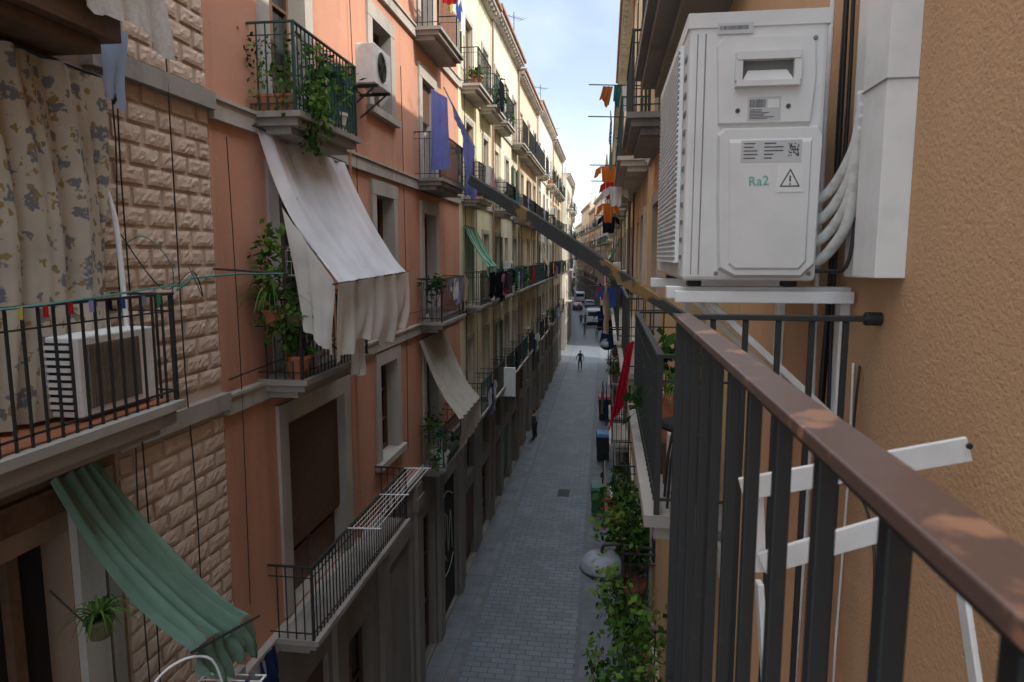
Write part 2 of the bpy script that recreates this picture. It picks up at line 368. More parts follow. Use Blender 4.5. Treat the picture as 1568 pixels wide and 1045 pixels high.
def building(F,y0,y1,top,col,floors=(5.3,8.67,11.9,15.1),name='apartment_building',ground=GREYSTONE,sp=.12,clutter=1,colw=2.9,depb=.55,skip=(),lsp=.055):
    global cnt; cnt+=1
    e=empty(name); W=wallmat('stucco_%d'%cnt,col,25,.004 if sp<.15 else 0,.5)
    trim=random.choice([STONE,STONE,wallmat('pale_trim',(.58,.53,.45),25,.003,.5)])
    n=max(1,round((y1-y0)/colw)); cw=(y1-y0)/n
    ops=[];gops=[];bal=[]
    full=R()<.2
    for k in range(n):
        yc=y0+cw*(k+.5)
        for fi,z in enumerate(floors):
            hh=2.25 if fi<3 else 2.0
            if z+2.6>top: continue
            isb=(k)%2==0 or R()<.5
            if (k,fi) in skip: isb=False
            if isb: ops.append((yc-.52,yc+.52,z+.03,z+hh,'d')); bw_=U(.75,1.1); bal.append((yc-bw_,yc+bw_,z,yc))
            else: ops.append((yc-.45,yc+.45,z+.9,z+hh,'w'))
        gops.append((yc-.85,yc+.85,.05,2.7,'g')); gops.append((yc-.6,yc+.6,3.2,4.4,'w'))
    wb=MB(); zg=floors[0]-.35
    wall(wb,F,y0,y1,zg,top,ops,W); wall(wb,F,y0,y1,0,zg,gops,ground)
    F.quad(wb,[(0,y0,top),(0,y1,top),(-9,y1,top+.6),(-9,y0,top+.6)],TILE)
    wb.obj('walls',e)
    wb=MB()
    fm=random.choice([WOOD,WHITEWOOD,WOOD,WHITEWOOD,SHUTG]); bl=random.choice([SHUTB,SHUTG,SHUTW,SHUTB])
    for o in ops: opening(wb,F,o,W,random.choice(['glass','glass','blind','blind','louver','dark']),trim if R()<.8 else None,.13,fm,bl if R()<.7 else SHUTW,U(.25,.95),sill=o[4]=='w',sp=lsp)
    for o in gops: opening(wb,F,o,ground,random.choice(['blind','glass','blind','dark']) if o[4]=='g' else 'glass',None,.1,WOOD,random.choice([SHUTB,SHUTW,GREYSTONE,SHUTG]),U(.5,1),sp=lsp)
    wb.obj('windows_and_doors',e)
    wb=MB()
    for z in floors: F.box(wb,-.01,.06,y0+.01,y1-.01,z-.14,z-.02,trim)
    F.box(wb,-.3,.16,y0+.004,y1-.004,top-.35,top-.22,trim);F.box(wb,-.3,.34,y0+.004,y1-.004,top-.2,top-.06,trim);F.box(wb,-.3,.42,y0+.003,y1-.003,top-.058,top+.05,TILE)
    yy=y0+.2
    while yy<y1-.2: F.box(wb,0,.28,yy,yy+.12,top-.33,top-.203,trim); yy+=.45
    F.box(wb,-.2,-.05,y0+.005,y1-.005,top+.052,top+.65,W)
    for q in range(2):
        yy=U(y0+.5,y1-1.2); hh=U(1.1,1.9); F.box(wb,-1.6-q,-.9-q,yy,yy+.6,top+.1,top+hh,random.choice([W,TERRA,CEMENT])); 
        for s_ in (.15,.4): wb.tube([F.P(-1.2-q,yy+s_,top+hh),F.P(-1.2-q,yy+s_,top+hh+.35)],.08,TERRA,8)
    wb.tube([F.P(.08,y1-.12,.1),F.P(.08,y1-.12,top-.3)],.045,PIPEM,6)
    if sp<.2:
        for z in (floors[0]-.3,floors[1]-.25,floors[2]+.4):
            zz=z+U(-.1,.1)
            for q in range(2): wb.tube([F.P(.07+.03*q,y0+(y1-y0)*k/5,zz+.06*q-.05*(k%2)+U(-.02,.02)) for k in range(6)],.012,BLACK,4,3)
        for q in range(3):
            yy=U(y0+.3,y1-.3); wb.tube([F.P(.07,yy+U(-.05,.05),z) for z in (4.5,7,10,13,16)],.010,BLACK,4,3)
    wb.obj('mouldings_and_cornice',e)
    bb=MB()
    if full and len(bal)>2:
        for z in floors:
            if z+2.6<top and z>8: balcony(bb,F,y0+.3,y1-.3,z,depb,1,random.choice([IRON,IRON,IRONG]),trim,sp)
            else:
                for b in bal:
                    if b[2]==z: balcony(bb,F,b[0],b[1],z,depb,1,IRON,trim,sp)
    else:
        for b in bal: balcony(bb,F,b[0],b[1],b[2],depb,1,IRON if R()<.85 else IRONG,trim,sp)
    bb.obj('balconies',e)
    for b in bal:
        if R()<.62*clutter:
            y=b[0]+.05; 
            zz=b[2]+U(.75,1.05)
            while y<b[1]-.4:
                hang(F,y,zz+U(-.03,.03),random.choice(['shirt','shirt','trousers','sheet']),depb+.1+U(0,.14)); y+=U(.45,.9)
                if R()<.25: break
        if R()<.4*clutter:
            for _ in range(random.choice([1,2,3])): plantobj(F.P(depb*U(.4,.8),U(b[0]+.1,b[1]-.1),b[2]),random.choice(['bush','bush','strap']),U(.9,1.9))
        if R()<.09*clutter: awning(F,b[0]+U(0,.3),b[1],b[2]+2.35,b[2]+U(.7,1.7),depb+U(-.05,.3),random.choice([LAUN[0],LAUN[11],cloth('awning_green',(.05,.2,.12)),LAUN[9],LAUN[12],LAUN[13]]),U(.1,.7),U(.05,.25),twist=U(-.2,.2))
        if R()<.12*clutter: ac_small(F,b[1]-.1,b[2]+U(.1,1.3),w=.75)
    for _ in range(random.choice([0,1,2])): antenna(F.P(-U(.3,2),U(y0+.5,y1-.5),top+.3),U(.8,1.3))
    return e
# ================================================================ GROUND
def brickroad():
    m,nt,b=_nodes('paving_setts')
    tc=nt.nodes.new('ShaderNodeTexCoord'); mp=nt.nodes.new('ShaderNodeMapping'); nt.links.new(tc.outputs['Object'],mp.inputs[0])
    br=nt.nodes.new('ShaderNodeTexBrick'); nt.links.new(mp.outputs[0],br.inputs[0])
    br.inputs['Scale'].default_value=1; br.inputs['Brick Width'].default_value=.42; br.inputs['Row Height'].default_value=.22; br.inputs['Mortar Size'].default_value=.014
    br.inputs['Color1'].default_value=(.165,.188,.214,1); br.inputs['Color2'].default_value=(.118,.136,.158,1); br.inputs['Mortar'].default_value=(.05,.058,.068,1)
    n=ramp(nt,noise(nt,.55,6),.38,.68)
    col=mixc(nt,n,br.outputs[0],mixc(nt,.5,br.outputs[0],(.075,.08,.09)))
    col=mixc(nt,ramp(nt,noise(nt,2.2,4,(1,.25,1)),.58,.72),col,mixc(nt,.5,col,(.2,.21,.22)))
    nt.links.new(col,b.inputs['Base Color']); b.inputs['Roughness'].default_value=.5
    bump(nt,b,br.outputs['Fac'],-.5,.004); return m
def pavemat():
    m,nt,b=_nodes('pavement_slab')
    tc=nt.nodes.new('ShaderNodeTexCoord'); br=nt.nodes.new('ShaderNodeTexBrick'); nt.links.new(tc.outputs['Object'],br.inputs[0])
    br.offset=0; br.inputs['Scale'].default_value=1; br.inputs['Brick Width'].default_value=.62; br.inputs['Row Height'].default_value=.62; br.inputs['Mortar Size'].default_value=.008
    br.inputs['Color1'].default_value=(.155,.17,.182,1); br.inputs['Color2'].default_value=(.13,.145,.157,1); br.inputs['Mortar'].default_value=(.07,.075,.08,1)
    col=mixc(nt,ramp(nt,noise(nt,1.5,6),.45,.7),br.outputs[0],(.085,.09,.097))
    nt.links.new(col,b.inputs['Base Color']); b.inputs['Roughness'].default_value=.6; return m
mb=MB(); mb.add([(-600,-300,-.012),(600,-300,-.012),(600,900,-.012),(-600,900,-.012)],[(0,1,2,3)],pmat('ground_asphalt',(.10,.10,.10),.8,scale=2)); mb.obj('ground')
mb=MB(); mb.add([(-12,-20,-.004),(8,-20,-.004),(8,260,-.004),(-40,260,-.004)],[(0,1,2,3)],pavemat()); mb.obj('pavement')
mb=MB(); SM=brickroad()
mb.add([(-3.4,-15,.002),(-.5,-15,.002),(-.6,92,.002),(-3.4,84,.002)],[(0,1,2,3)],SM)
mb.add([(-3.4,84.01,.002),(-.6,92.01,.002),(-8,235,.002),(-13,235,.002)],[(0,1,2,3)],SM); mb.obj('road')
mb=MB()
GUT=pmat('granite_gutter',(.12,.13,.14),.6,scale=20)
for x in (-3.42,-.56):
    y=-4
    while y<84: mb.box(x-.06,x+.06,y,y+.99,-.05,.012,GUT); y+=1.0
mb.obj('gutter_kerb')
mb=MB(); mb.box(-1.9,-1.4,28,28.9,.0,.008,IRON); 
for k in range(6): mb.box(-1.86+k*.08,-1.83+k*.08,28.05,28.85,.0081,.014,DARK)
mb.obj('drain_grate')
# ================================================================ LEFT BUILDING A
e=empty('block_faced_building')
PLA=wallmat('brown_render',(.28,.19,.135),25,.004,.6)
BRK=wallmat('rough_block',(.58,.455,.365),34,.012,.25,(.52,.40,.315))
MORT=wallmat('block_mortar',(.55,.43,.345),30,.004,.3)
wb=MB()
opsA=[(2.2,4.95,8.98,11.75,'x'),(1.4,4.72,5.3,8.0,'x'),(2.5,4.4,12.2,14.5,'x')]
wall(wb,FL,-3,5.3,0,19,opsA,PLA); 
for o in opsA: opening(wb,FL,o,PLA,'dark')
wall(wb,FL,5.3,7.02,0,19,[],MORT); wb.obj('walls',e)
wb=MB(); z=.3; row=0; P=FL.P
while z<18.8:
    if not (11.72<z+.1<12.02 or 8.5<z+.1<8.78):
        y=5.32-(.22 if row%2 else 0)
        while y<7.0:
            a=max(y,5.32)+U(0,.012); b=min(y+.385,7.0)-U(0,.012)
            if b-a>.06: 
                nx=max(2,int((b-a)/.04)); nz=4; dd=U(.016,.024); vs=[];fs=[]
                for j in range(nz+1):
                    for i in range(nx+1):
                        ed=(i in(0,nx)) or (j in (0,nz))
                        d=dd if ed else dd+U(.002,.014)
                        yy=a+(b-a)*i/nx+(0 if i in(0,nx) else U(-.008,.008)); zz=z+.145*j/nz+(0 if j in(0,nz) else U(-.006,.006))
                        vs.append(P(d,yy,zz))
                for j in range(nz):
                    for i in range(nx): q=j*(nx+1)+i; fs.append((q,q+1,q+nx+2,q+nx+1))
                wb.add(vs,fs,BRK); FL.box(wb,-.01,dd-.001,a,b,z,z+.145,BRK)
            y+=.43
    z+=.185; row+=1
wb.obj('rusticated_blockwork',e)
wb=MB()
for z in (8.58,11.82): FL.box(wb,-.01,.11,5.25,7.03,z-.09,z+.09,CEMENT)
FL.box(wb,-.01,.11,5.25,7.03,5.21,5.39,CEMENT)
FL.box(wb,-.01,.07,4.73,5.0,4.6,8.2,STONE); FL.box(wb,-.01,.075,1.3,5.0,8.203,8.42,WOOD); FL.box(wb,-.01,.05,5.06,5.2,4.6,8.4,CEMENT); FL.box(wb,-.24,-.16,2.4,2.5,5.3,8,WOOD); FL.box(wb,-.24,-.16,4.3,4.4,5.3,8,WOOD)
wb.obj('stone_trim',e)
bb=MB(); balcony(bb,FL,1.6,5.38,8.95,.6,.93,IRON,CEMENT,.125,bw=.016,th=.2)
balcony(bb,FL,1.6,5.0,12.05,.6,.95,IRON,WOOD,.14,th=.26)
balcony(bb,FL,1.6,4.9,5.4,.6,.95,IRON,CEMENT,.13)
GLINE=pmat('green_line',(.02,.16,.12),.5)
bb.tube([(-3.62,5.38,9.9),(-3.55,5.5,10.0),(-3.45,6.1,10.02),(-3.4,6.9,10.0)],.010,GLINE,6)
bb.tube([(-4.2,6.9,10.05),(-3.7,6.9,10.02),(-3.35,6.9,10.0)],.012,IRON,6)
FL.box(bb,-.02,.55,1.6,5.35,8.955,8.962,TERRA)
bb.obj('balconies',e)
e=empty('floral_curtain'); mb=MB(); FLO=cloth('floral_cloth',(.64,.58,.48),.35,3,floral)
mb.sheet((-4.12,2.3,11.72),(-4.12,5.28,11.62),(-4.05,2.3,9.0),(-4.05,5.12,9.0),FLO,130,28,.040,9,(1,0,0),rag=0,topamp=.8); mb.obj('cloth',e)
mb=MB(); mb.tube([(-4.12,2.2,11.7),(-4.12,5.35,11.64)],.014,IRON,6); mb.obj('rod',e)
mb=MB(); mb.sheet((-3.55,4.35,12.6),(-3.52,5.25,12.55),(-3.54,4.5,11.95),(-3.5,5.35,11.78),cloth('patterned_towel',(.58,.54,.50),.25,25),22,12,.035,3,(1,0,0),rag=.1); mb.obj('hanging_towel')
mb=MB(); mb.sheet((-3.56,3.2,12.35),(-3.56,4.3,12.4),(-3.56,3.2,11.98),(-3.56,4.3,11.95),cloth('grey_floral_cloth',(.40,.39,.38),.2,18),26,8,.03,4,(1,0,0),rag=.1); mb.obj('hanging_cloth')
mb=MB(); mb.sheet((-3.53,3.0,12.3),(-3.53,3.9,12.3),(-3.53,3.3,11.86),(-3.53,3.75,11.9),cloth('yellow_cloth',(.5,.42,.04),.2),12,8,.03,2,(1,0,0),rag=.1); mb.obj('hanging_cloth')
mb=MB(); mb.sheet((-4.1,5.3,12.0),(-3.9,5.35,12.0),(-4.08,5.3,11.5),(-3.95,5.33,11.35),cloth('pale_blue_cloth',(.40,.48,.62),.2),8,8,.03,2,(1,0,0)); mb.obj('hanging_cloth')
e=empty('air_conditioner'); mb=MB(); mb.box(-4.1,-3.8,4.45,5.3,9.0,9.6,WHITE); mb.obj('casing',e,bevel=.015)
mb=MB()
GB=pmat('grille_brown',(.22,.18,.14),.7)
mb.box(-3.8,-3.792,4.52,5.1,9.06,9.54,GB)
for k in range(22): mb.box(-3.79,-3.78,4.53+k*.026,4.538+k*.026,9.07,9.53,GB)
for k in range(9): mb.box(-4.06,-3.86,4.425,4.448,9.07+k*.055,9.10+k*.055,WHITE)
mb.box(-4.07,-3.85,4.44,4.449,9.05,9.56,DARK); mb.obj('grilles',e)
mb=MB()
for k,(y,dx) in enumerate(((5.42,.1),(5.5,.12),(6.25,.1))):
    pts=[(-4.25+dx+U(-.01,.02),y+U(-.05,.05),z) for z in [14,12.5,11.2,10,9,7.8,6.5,5.2]]
    mb.tube(pts,.007,BLACK,5,4)
mb.tube([(-4.1,5.35,10.4),(-3.9,5.6,9.9),(-3.8,5.9,10.05),(-3.9,6.2,9.8),(-4.1,6.3,10.1)],.006,BLACK,5,5)
mb.tube([(-4.12,5.45,10.3),(-3.95,5.5,10.35),(-3.8,5.6,10.1),(-3.85,5.6,9.8),(-4.05,5.5,9.7)],.005,GLINE,5,5)
mb.obj('cables')
mb=MB(); mb.tube([(-4.0,5.25,9.0),(-4.05,5.3,9.7),(-4.1,5.32,10.5),(-4.18,5.25,10.9)],.022,WHITE,8,5); mb.obj('insulated_pipe')
mb=MB()
for k in range(14):
    y=2.6+k*.19+U(-.05,.05); m=random.choice(LAUN[:8]+[LAUN[14],LAUN[15]]); mb.box(-3.60,-3.57,y,y+.012,9.80,9.88,m)
for q in range(2): mb.tube([(-3.58-.05*q,1.5,9.93),(-3.58-.05*q,3.5,9.87),(-3.58-.05*q,5.4,9.95)],.005,GLINE,5,4)
mb.obj('clothes_pegs')
e=empty('green_awning'); mb=MB(); GA=cloth('green_canvas',(.22,.37,.29),.4)
mb.sheet((-4.15,4.5,8.5),(-4.15,5.0,8.5),(-3.35,4.9,6.95),(-3.3,5.75,6.75),GA,36,22,.04,4,(.6,0,.6),sag=.2,rag=.1,topamp=.8)
mb.sheet((-3.35,4.9,6.95),(-3.3,5.75,6.75),(-3.33,4.95,6.6),(-3.28,5.8,6.35),GA,30,8,.04,5,(1,0,0),rag=.14); mb.obj('canvas',e)
mb=MB(); mb.tube([(-3.3,4.8,6.98),(-3.28,5.85,6.72)],.012,IRON,6); mb.obj('pole',e)
mb=MB(); pot(mb,(-3.85,4.5,7.25),.1,.16,STEM); strap(mb,(-3.85,4.5,7.4),60,.42,.014); mb.tube([(-3.85,4.5,7.25),(-4.25,4.5,7.6)],.008,IRON,5); mb.obj('hanging_plant')
mb=MB()
for k in range(9):
    t=k*.12; mb.tube([(-3.6,4.4+t,6.35),(-3.05,4.45+t,6.35)],.006,WHITE,5)
mb.tube([(-3.6,4.35,6.35),(-3.05,4.4,6.35),(-3.05,5.5,6.35),(-3.6,5.45,6.35),(-3.6,4.35,6.35)],.012,WHITE,6)
mb.tube([(-3.05,4.5,6.35),(-3.3,4.5,5.8),(-3.6,4.5,5.5)],.012,WHITE,6)
mb.tube([(-3.62,4.5,6.3),(-3.55,4.62,6.75),(-3.4,4.8,6.9),(-3.25,5.0,6.8),(-3.2,5.1,6.4)],.010,WHITE,6,5)
mb.obj('drying_rack')
for k,mm in enumerate((LAUN[8],LAUN[5],LAUN[1],LAUN[4],LAUN[5])):
    mb=MB(); y=4.6+k*.25; mb.sheet((-3.15,y,6.4),(-3.15,y+.3,6.4),(-3.1,y,6.0),(-3.15,y+.32,5.95),mm,8,8,.03,2,(1,0,0)); mb.obj('hanging_cloth')
# ================================================================ LEFT BUILDING B (terracotta)
e=empty('terracotta_building'); WB=wallmat('terracotta_render',(.56,.272,.175),30,.004,.45,(.49,.25,.17))
opsB=[(8.45,9.5,11.95,14.3),(12.35,13.4,12.85,14.4),(15.7,16.8,11.95,14.2),(8.45,9.5,15.2,17.3),(12.35,13.4,15.9,17.4),(15.7,16.8,15.2,17.3),
 (8.5,9.6,8.72,11.1),(12.35,13.4,9.55,11.3),(15.7,16.8,8.72,11.15),(8.5,10.5,5.3,7.95),(12.35,13.4,6.25,8.1),(15.7,16.8,5.3,7.9)]
wb=MB(); wall(wb,FL,7.03,19.7,5.0,18.9,opsB,WB)
gB=[(7.6,9.6,.05,4.0),(10.4,11.6,.05,3.6),(12.6,14.3,.05,3.9),(15.2,16.4,.05,3.9),(17.2,19.0,.05,4.0)]
wall(wb,FL,7.03,19.7,0,5.0,gB,GREYSTONE); FL.quad(wb,[(0,7.03,18.9),(0,19.7,18.9),(-9,19.7,19.4),(-9,7.03,19.4)],TILE); wb.obj('walls',e)
wb=MB(); kinds=['glass','glass','blind','glass','blind','glass','glass','glass','glass','blind','glass','glass']
for o,k in zip(opsB,kinds):
    opening(wb,FL,o,STONE,k,STONE,.24 if o[0]>12 and o[0]<13 else .26,WHITEWOOD if R()<.3 else WOOD,SHUTB,.72 if o[0]==8.5 else .4,sill=(o[0]==12.35))
for i,o in enumerate(gB): opening(wb,FL,o,GREYSTONE,['blind','glass','blind','glass','blind'][i],None,.2,WOOD,[SHUTB,SHUTB,GREYSTONE,SHUTB,DARK][i],[.9,.5,1,1,1][i])
P=FL.P; GRF=pmat('graffiti_grey',(.35,.36,.35),.7)
for (pts) in ([(17.4,1.6),(17.5,2.8),(17.9,3.0),(17.8,2.3),(17.5,2.2),(18.0,1.6)],[(18.1,2.9),(18.2,1.8),(18.5,2.9),(18.7,1.7)],[(17.3,3.3),(18.0,3.6),(18.8,3.3)],[(17.4,1.3),(18.2,1.2),(18.8,1.5)]):
    wb.tube([P(-.085,y,z) for y,z in pts],.02,GRF,6,5)
wb.obj('windows_and_doors',e)
wb=MB()
for z in (5.12,8.5,11.75,15.0): FL.box(wb,-.01,.07,7.04,19.69,z-.1,z+.1,STONE); FL.box(wb,-.01,.10,7.038,19.692,z+.102,z+.14,STONE)
for y in (7.05,9.75,12.0,14.5,16.6,19.2): FL.box(wb,-.01,.10,y,y+.45,0,4.98,GREYSTONE); FL.box(wb,-.01,.14,y-.04,y+.49,4.4,4.7,GREYSTONE)
FL.box(wb,-.3,.4,7.04,19.7,18.7,18.9,STONE)
wb.obj('mouldings',e)
bb=MB(); 
balcony(bb,FL,7.95,9.95,11.9,.6,1.02,IRONG,CEMENT,.11); balcony(bb,FL,7.85,10.15,8.67,.6,1.0,IRON,CEMENT,.11)
balcony(bb,FL,7.85,12.0,5.25,.62,1.0,IRON,CEMENT,.11); balcony(bb,FL,15.1,17.5,11.9,.6,1.0,IRON,CEMENT,.11)
balcony(bb,FL,15.1,17.5,8.67,.6,1.0,IRON,CEMENT,.11); balcony(bb,FL,15.1,17.5,5.25,.6,1.0,IRONG,CEMENT,.11)
balcony(bb,FL,7.95,9.95,15.1,.6,1.0,IRON,CEMENT,.11); balcony(bb,FL,15.1,17.5,15.1,.6,1.0,IRON,CEMENT,.11)
bb.obj('balconies',e)
mb=MB(); FL.box(mb,.545,.553,9.0,9.93,11.98,12.75,pmat('green_screen',(.04,.15,.14),.6,var=.5,scale=6)); mb.obj('balcony_screen')
wb=MB(); wb.tube([(-4.17,10.95,12.2),(-4.17,10.95,5.3)],.03,pmat('pipe_terracotta',(.45,.22,.14),.6),8)
wb.tube([(-4.2,7.3,11.5),(-4.18,7.32,9),(-4.2,7.3,6)],.006,BLACK,5,4); wb.tube([(-4.2,14.0,14),(-4.18,14.02,10),(-4.2,14,6)],.008,BLACK,5,4); wb.tube([(-4.2,11.2,15),(-4.18,11.3,11),(-4.2,11.2,9)],.008,BLACK,5,4)
wb.tube([(-4.2,7.1,8.8),(-4.15,10,8.9),(-4.15,14,8.95),(-4.15,19,8.85)],.010,BLACK,5,4)
wb.obj('pipes_and_cables',e)
ac_small(FL,11.0,12.95,.32,.85,.62,.2)
e=empty('white_awning'); WC=cloth('white_canvas',(.92,.94,.98),.42,1.5)
mb=MB(); mb.sheet((-4.12,7.85,11.68),(-4.12,10.6,11.62),(-3.14,7.65,9.86),(-3.14,10.65,9.93),WC,90,34,.034,5,(.8,0,.5),sag=.20,rag=0,topamp=.8)
mb.sheet((-3.12,7.65,9.86),(-3.12,10.65,9.93),(-3.2,7.7,9.0),(-3.18,10.5,8.98),cloth('cream_canvas',(.82,.79,.73),.4,2),80,14,.045,5,(1,0,0),rag=.2)
mb.sheet((-3.28,8.4,9.15),(-3.28,9.0,9.15),(-3.28,8.5,8.62),(-3.28,8.95,8.55),WC,10,8,.03,2,(1,0,0))
mb.sheet((-3.75,7.66,10.75),(-3.14,7.66,9.86),(-3.55,7.7,9.3),(-3.2,7.7,9.0),MATS['cream_canvas'],14,14,.04,2,(0,1,0)); mb.obj('canvas',e)
mb=MB(); mb.tube([(-3.14,7.6,9.86),(-3.14,10.7,9.93)],.012,IRON,6); mb.tube([(-4.12,7.75,11.7),(-4.12,10.65,11.65)],.012,IRON,6); mb.tube([(-3.6,10.15,9.6),(-3.18,10.5,9.93)],.01,IRON,6); mb.obj('poles',e)
awning(FL,15.0,17.5,8.25,6.45,1.0,cloth('beige_canvas',(.60,.57,.50),.4),.75,.25,'beige_awning')
e=empty('lilac_sheets'); mb=MB(); LC=cloth('lilac_sheet',(.22,.26,.62),.4)
mb.sheet((-3.8,14.9,13.75),(-3.5,15.1,13.6),(-3.85,14.9,12.0),(-3.45,15.1,12.1),LC,14,16,.05,2,(0,1,0))
mb.sheet((-3.5,15.0,13.7),(-3.4,17.3,13.0),(-3.45,15.6,13.3),(-3.4,17.3,12.8),LC,20,6,.03,3,(1,0,0))
mb.sheet((-3.4,16.3,13.15),(-3.4,17.5,12.95),(-3.38,16.35,11.75),(-3.38,17.6,11.65),LC,30,16,.06,5,(1,0,0),rag=.15); mb.obj('cloth',e)
mb=MB(); mb.tube([(-3.5,14.8,13.75),(-3.4,17.8,12.95)],.01,IRON,5); mb.obj('washing_line')
for i,(x,m,k) in enumerate(((-4.15,LAUN[13],'shirt'),(-4.0,LAUN[12],'shirt'),(-3.75,LAUN[14],'shirt'),(-3.6,LAUN[2],'shirt'),(-3.35,LAUN[2],'shirt'))): hangx(x,14.75+.12*i,16.1,k,m,.75)
for i,(y,m) in enumerate(((15.3,LAUN[15]),(15.75,LAUN[0]),(16.1,LAUN[1]),(16.5,LAUN[0]))): hang(FL,y,16.2,'shirt',.75,m)
hang(FL,17.0,12.9,'shirt',.55,LAUN[0])
mb=MB()
for k in range(4): pot(mb,(-4.1+k*.1,8.05,11.9),.1,.2)
leaves(mb,(-3.95,8.0,12.35),(.3,.25,.4),260,.07); leaves(mb,(-3.6,8.4,12.05),(.22,.45,.35),380,.08,LEAF,.8); leaves(mb,(-3.6,8.3,11.75),(.15,.3,.3),160,.08,LEAF,.8)
mb.obj('balcony_plants')
for c in ((-3.85,8.5,11.9),(-3.85,9.0,11.9),(-3.8,9.5,11.9)): plantobj(c,'bush',1.5)
mb=MB(); pot(mb,(-3.95,7.72,9.35),.13,.2); pot(mb,(-3.7,7.72,9.35),.11,.17,STEM); strap(mb,(-3.95,7.7,9.6),80,.85,.018,[LEAF[0],LEAF[2],LEAF[2]]); leaves(mb,(-3.98,7.7,10.15),(.16,.15,.38),170,.12,[LEAF[0],LEAF[2]]); leaves(mb,(-3.85,7.7,9.45),(.32,.1,.14),240,.08,[LEAF[2],LEAF[0]],.8)
mb.tube([(-4.2,7.72,9.34),(-3.6,7.72,9.34)],.01,IRON,5); mb.obj('balcony_plants')
for c in ((-3.8,8.0,8.67),(-3.8,8.3,8.67)): plantobj(c,'bush',1.6)
mb=MB()
for k in range(14):
    t=6.283*k/14; x,y=-3.75+.16*math.cos(t),8.05+.16*math.sin(t); mb.tube([(x,y,9.95),(x,y,10.25),(-3.75+.07*math.cos(t),8.05+.07*math.sin(t),10.36),(-3.75,8.05,10.38)],.002,WHITE,4)
for z in (9.95,10.12,10.25): mb.tube([(-3.75+.16*math.cos(6.283*k/16),8.05+.16*math.sin(6.283*k/16),z) for k in range(17)],.003,WHITE,4)
mb.lathe((-3.75,8.05,9.93),[(.165,0),(.165,.02)],STEM,14)
mb.tube([(-3.75,8.05,10.38),(-3.75,8.05,10.9)],.003,IRON,4); mb.obj('bird_cage')
mb=MB()
for k in range(6): mb.tube([(-3.55+k*.07,9.0,6.3),(-3.5+k*.07,11.8,6.33)],.005,WHITE,5)
for y in (9.0,10.4,11.8): mb.bar((-3.62,y,6.3),(-3.12,y,6.32),.02,.012,WHITE)
mb.obj('clothes_airer')
for k,mm in enumerate((LAUN[4],LAUN[0],LAUN[7],LAUN[4],LAUN[9])): hang(FL,15.3+k*.42,9.65,'shirt',.68,mm)
for k,mm in enumerate((LAUN[3],LAUN[5],LAUN[3],LAUN[2],LAUN[5])): hang(FL,21.9+k*.5,9.62,'shirt' if k%2 else 'sheet',.72,mm)
for k,mm in enumerate((LAUN[3],LAUN[0],LAUN[5],LAUN[4])): hang(FL,27.3+k*.5,9.5,'shirt',.7,mm)
for k,mm in enumerate((LAUN[1],LAUN[5],LAUN[0])): hang(FL,20.6+k*.5,6.1,'shirt',.7,mm)
plantobj((-3.9,15.4,8.67),'bush',1.8); plantobj((-3.8,15.3,5.25),'bush',2)
random.seed(21)
building(FL,19.71,25.5,18.9,(.72,.66,.46),clutter=1.2)
awning(FL,20.2,21.9,11.05,9.85,.75,cloth('green_stripe',(.45,.6,.5),.35,3,stripes(8,(.05,.25,.15),1)),.35,.1,'green_awning')
random.seed(40)
building(FL,25.51,33,19.1,(.76,.68,.52))
building(FL,33.01,42,18.8,(.72,.58,.40))
building(FL,42.01,54,19.3,(.76,.71,.60),sp=.14)
building(FL,54.01,65,19.0,(.70,.56,.38),sp=.16,lsp=.1)
building(FL,73,84,18.6,(.72,.64,.50),sp=.18,lsp=.1)
pts=[(-4.25,84),(-6.0,112),(-9.3,150),(-14.5,200)]
for i in range(3):
    F,l=bent(pts[i],pts[i+1],'L'); building(F,0.02,l/2,18.5+i*.5,PAL[(i*3+1)%8],sp=.3,clutter=.6,colw=3.4,lsp=.2); building(F,l/2+.01,l,19.5-i,PAL[(i*2+2)%8],sp=.3,clutter=.6,colw=3.4,lsp=.2)
# ================================================================ RIGHT
NW=wallmat('ochre_stucco',(.57,.345,.19),105,.0045,.15,(.54,.33,.18))
e=empty('ochre_building'); wb=MB(); wall(wb,FR,-3,3.7,0,17.8,[],NW); wb.obj('walls',e)
bb=MB(); FR.box(bb,-.03,.52,-2,1.88,8.72,8.88,CEMENT); bb.obj('balcony_slab',e)
RAILM=pmat('rusty_painted_rail',(.13,.08,.065),.33,.1,scale=14,c2=(.36,.19,.12),p=(.56,.63),bd=.0008)
bb=MB()
bb.box(.177,.223,-1.5,1.87,10.033,10.047,RAILM); bb.box(.188,.212,-1.5,1.86,10.020,10.032,IRON)
bb.box(.2235,.70,1.838,1.866,10.030,10.044,IRON)
y=-.42
while y<1.8:
    bb.box(.191,.209,y-.009,y+.009,8.88,10.0195,IRON); y+=.15
bb.box(.188,.212,1.84,1.864,8.88,10.0195,IRON)
for k in range(1,6): x=.2+k*.083; bb.box(x-.007,x+.007,1.845,1.859,8.88,10.029,IRON)
bb.box(.192,.208,-1.5,1.84,9.0,9.012,IRON)
bb.tube([(.66,1.852,10.037),(.70,1.852,10.037)],.018,IRON,10)
bb.obj('balcony_railing',e,bevel=.002)
mb=MB(); mb.box(.632,.70,1.73,1.88,10.145,13,WHITE); mb.box(.628,.704,1.726,1.884,10.60,10.603,pmat('seam',(.3,.3,.3))); mb.box(.66,.70,1.885,2.03,10.14,13,WHITE)
mb.obj('cable_trunking',None,bevel=.004)
mb=MB()
for k,(x,y) in enumerate(((.672,2.12),(.668,2.16),(.685,2.22),(.675,2.30))):
    mb.tube([(x+U(-.008,.004),y+U(-.015,.015),z) for z in (13,11.5,10.6,10.1,9.7,9.2,8.6,7.5,6)],.006+.002*(k%2),BLACK if k<3 else WHITE,6,5)
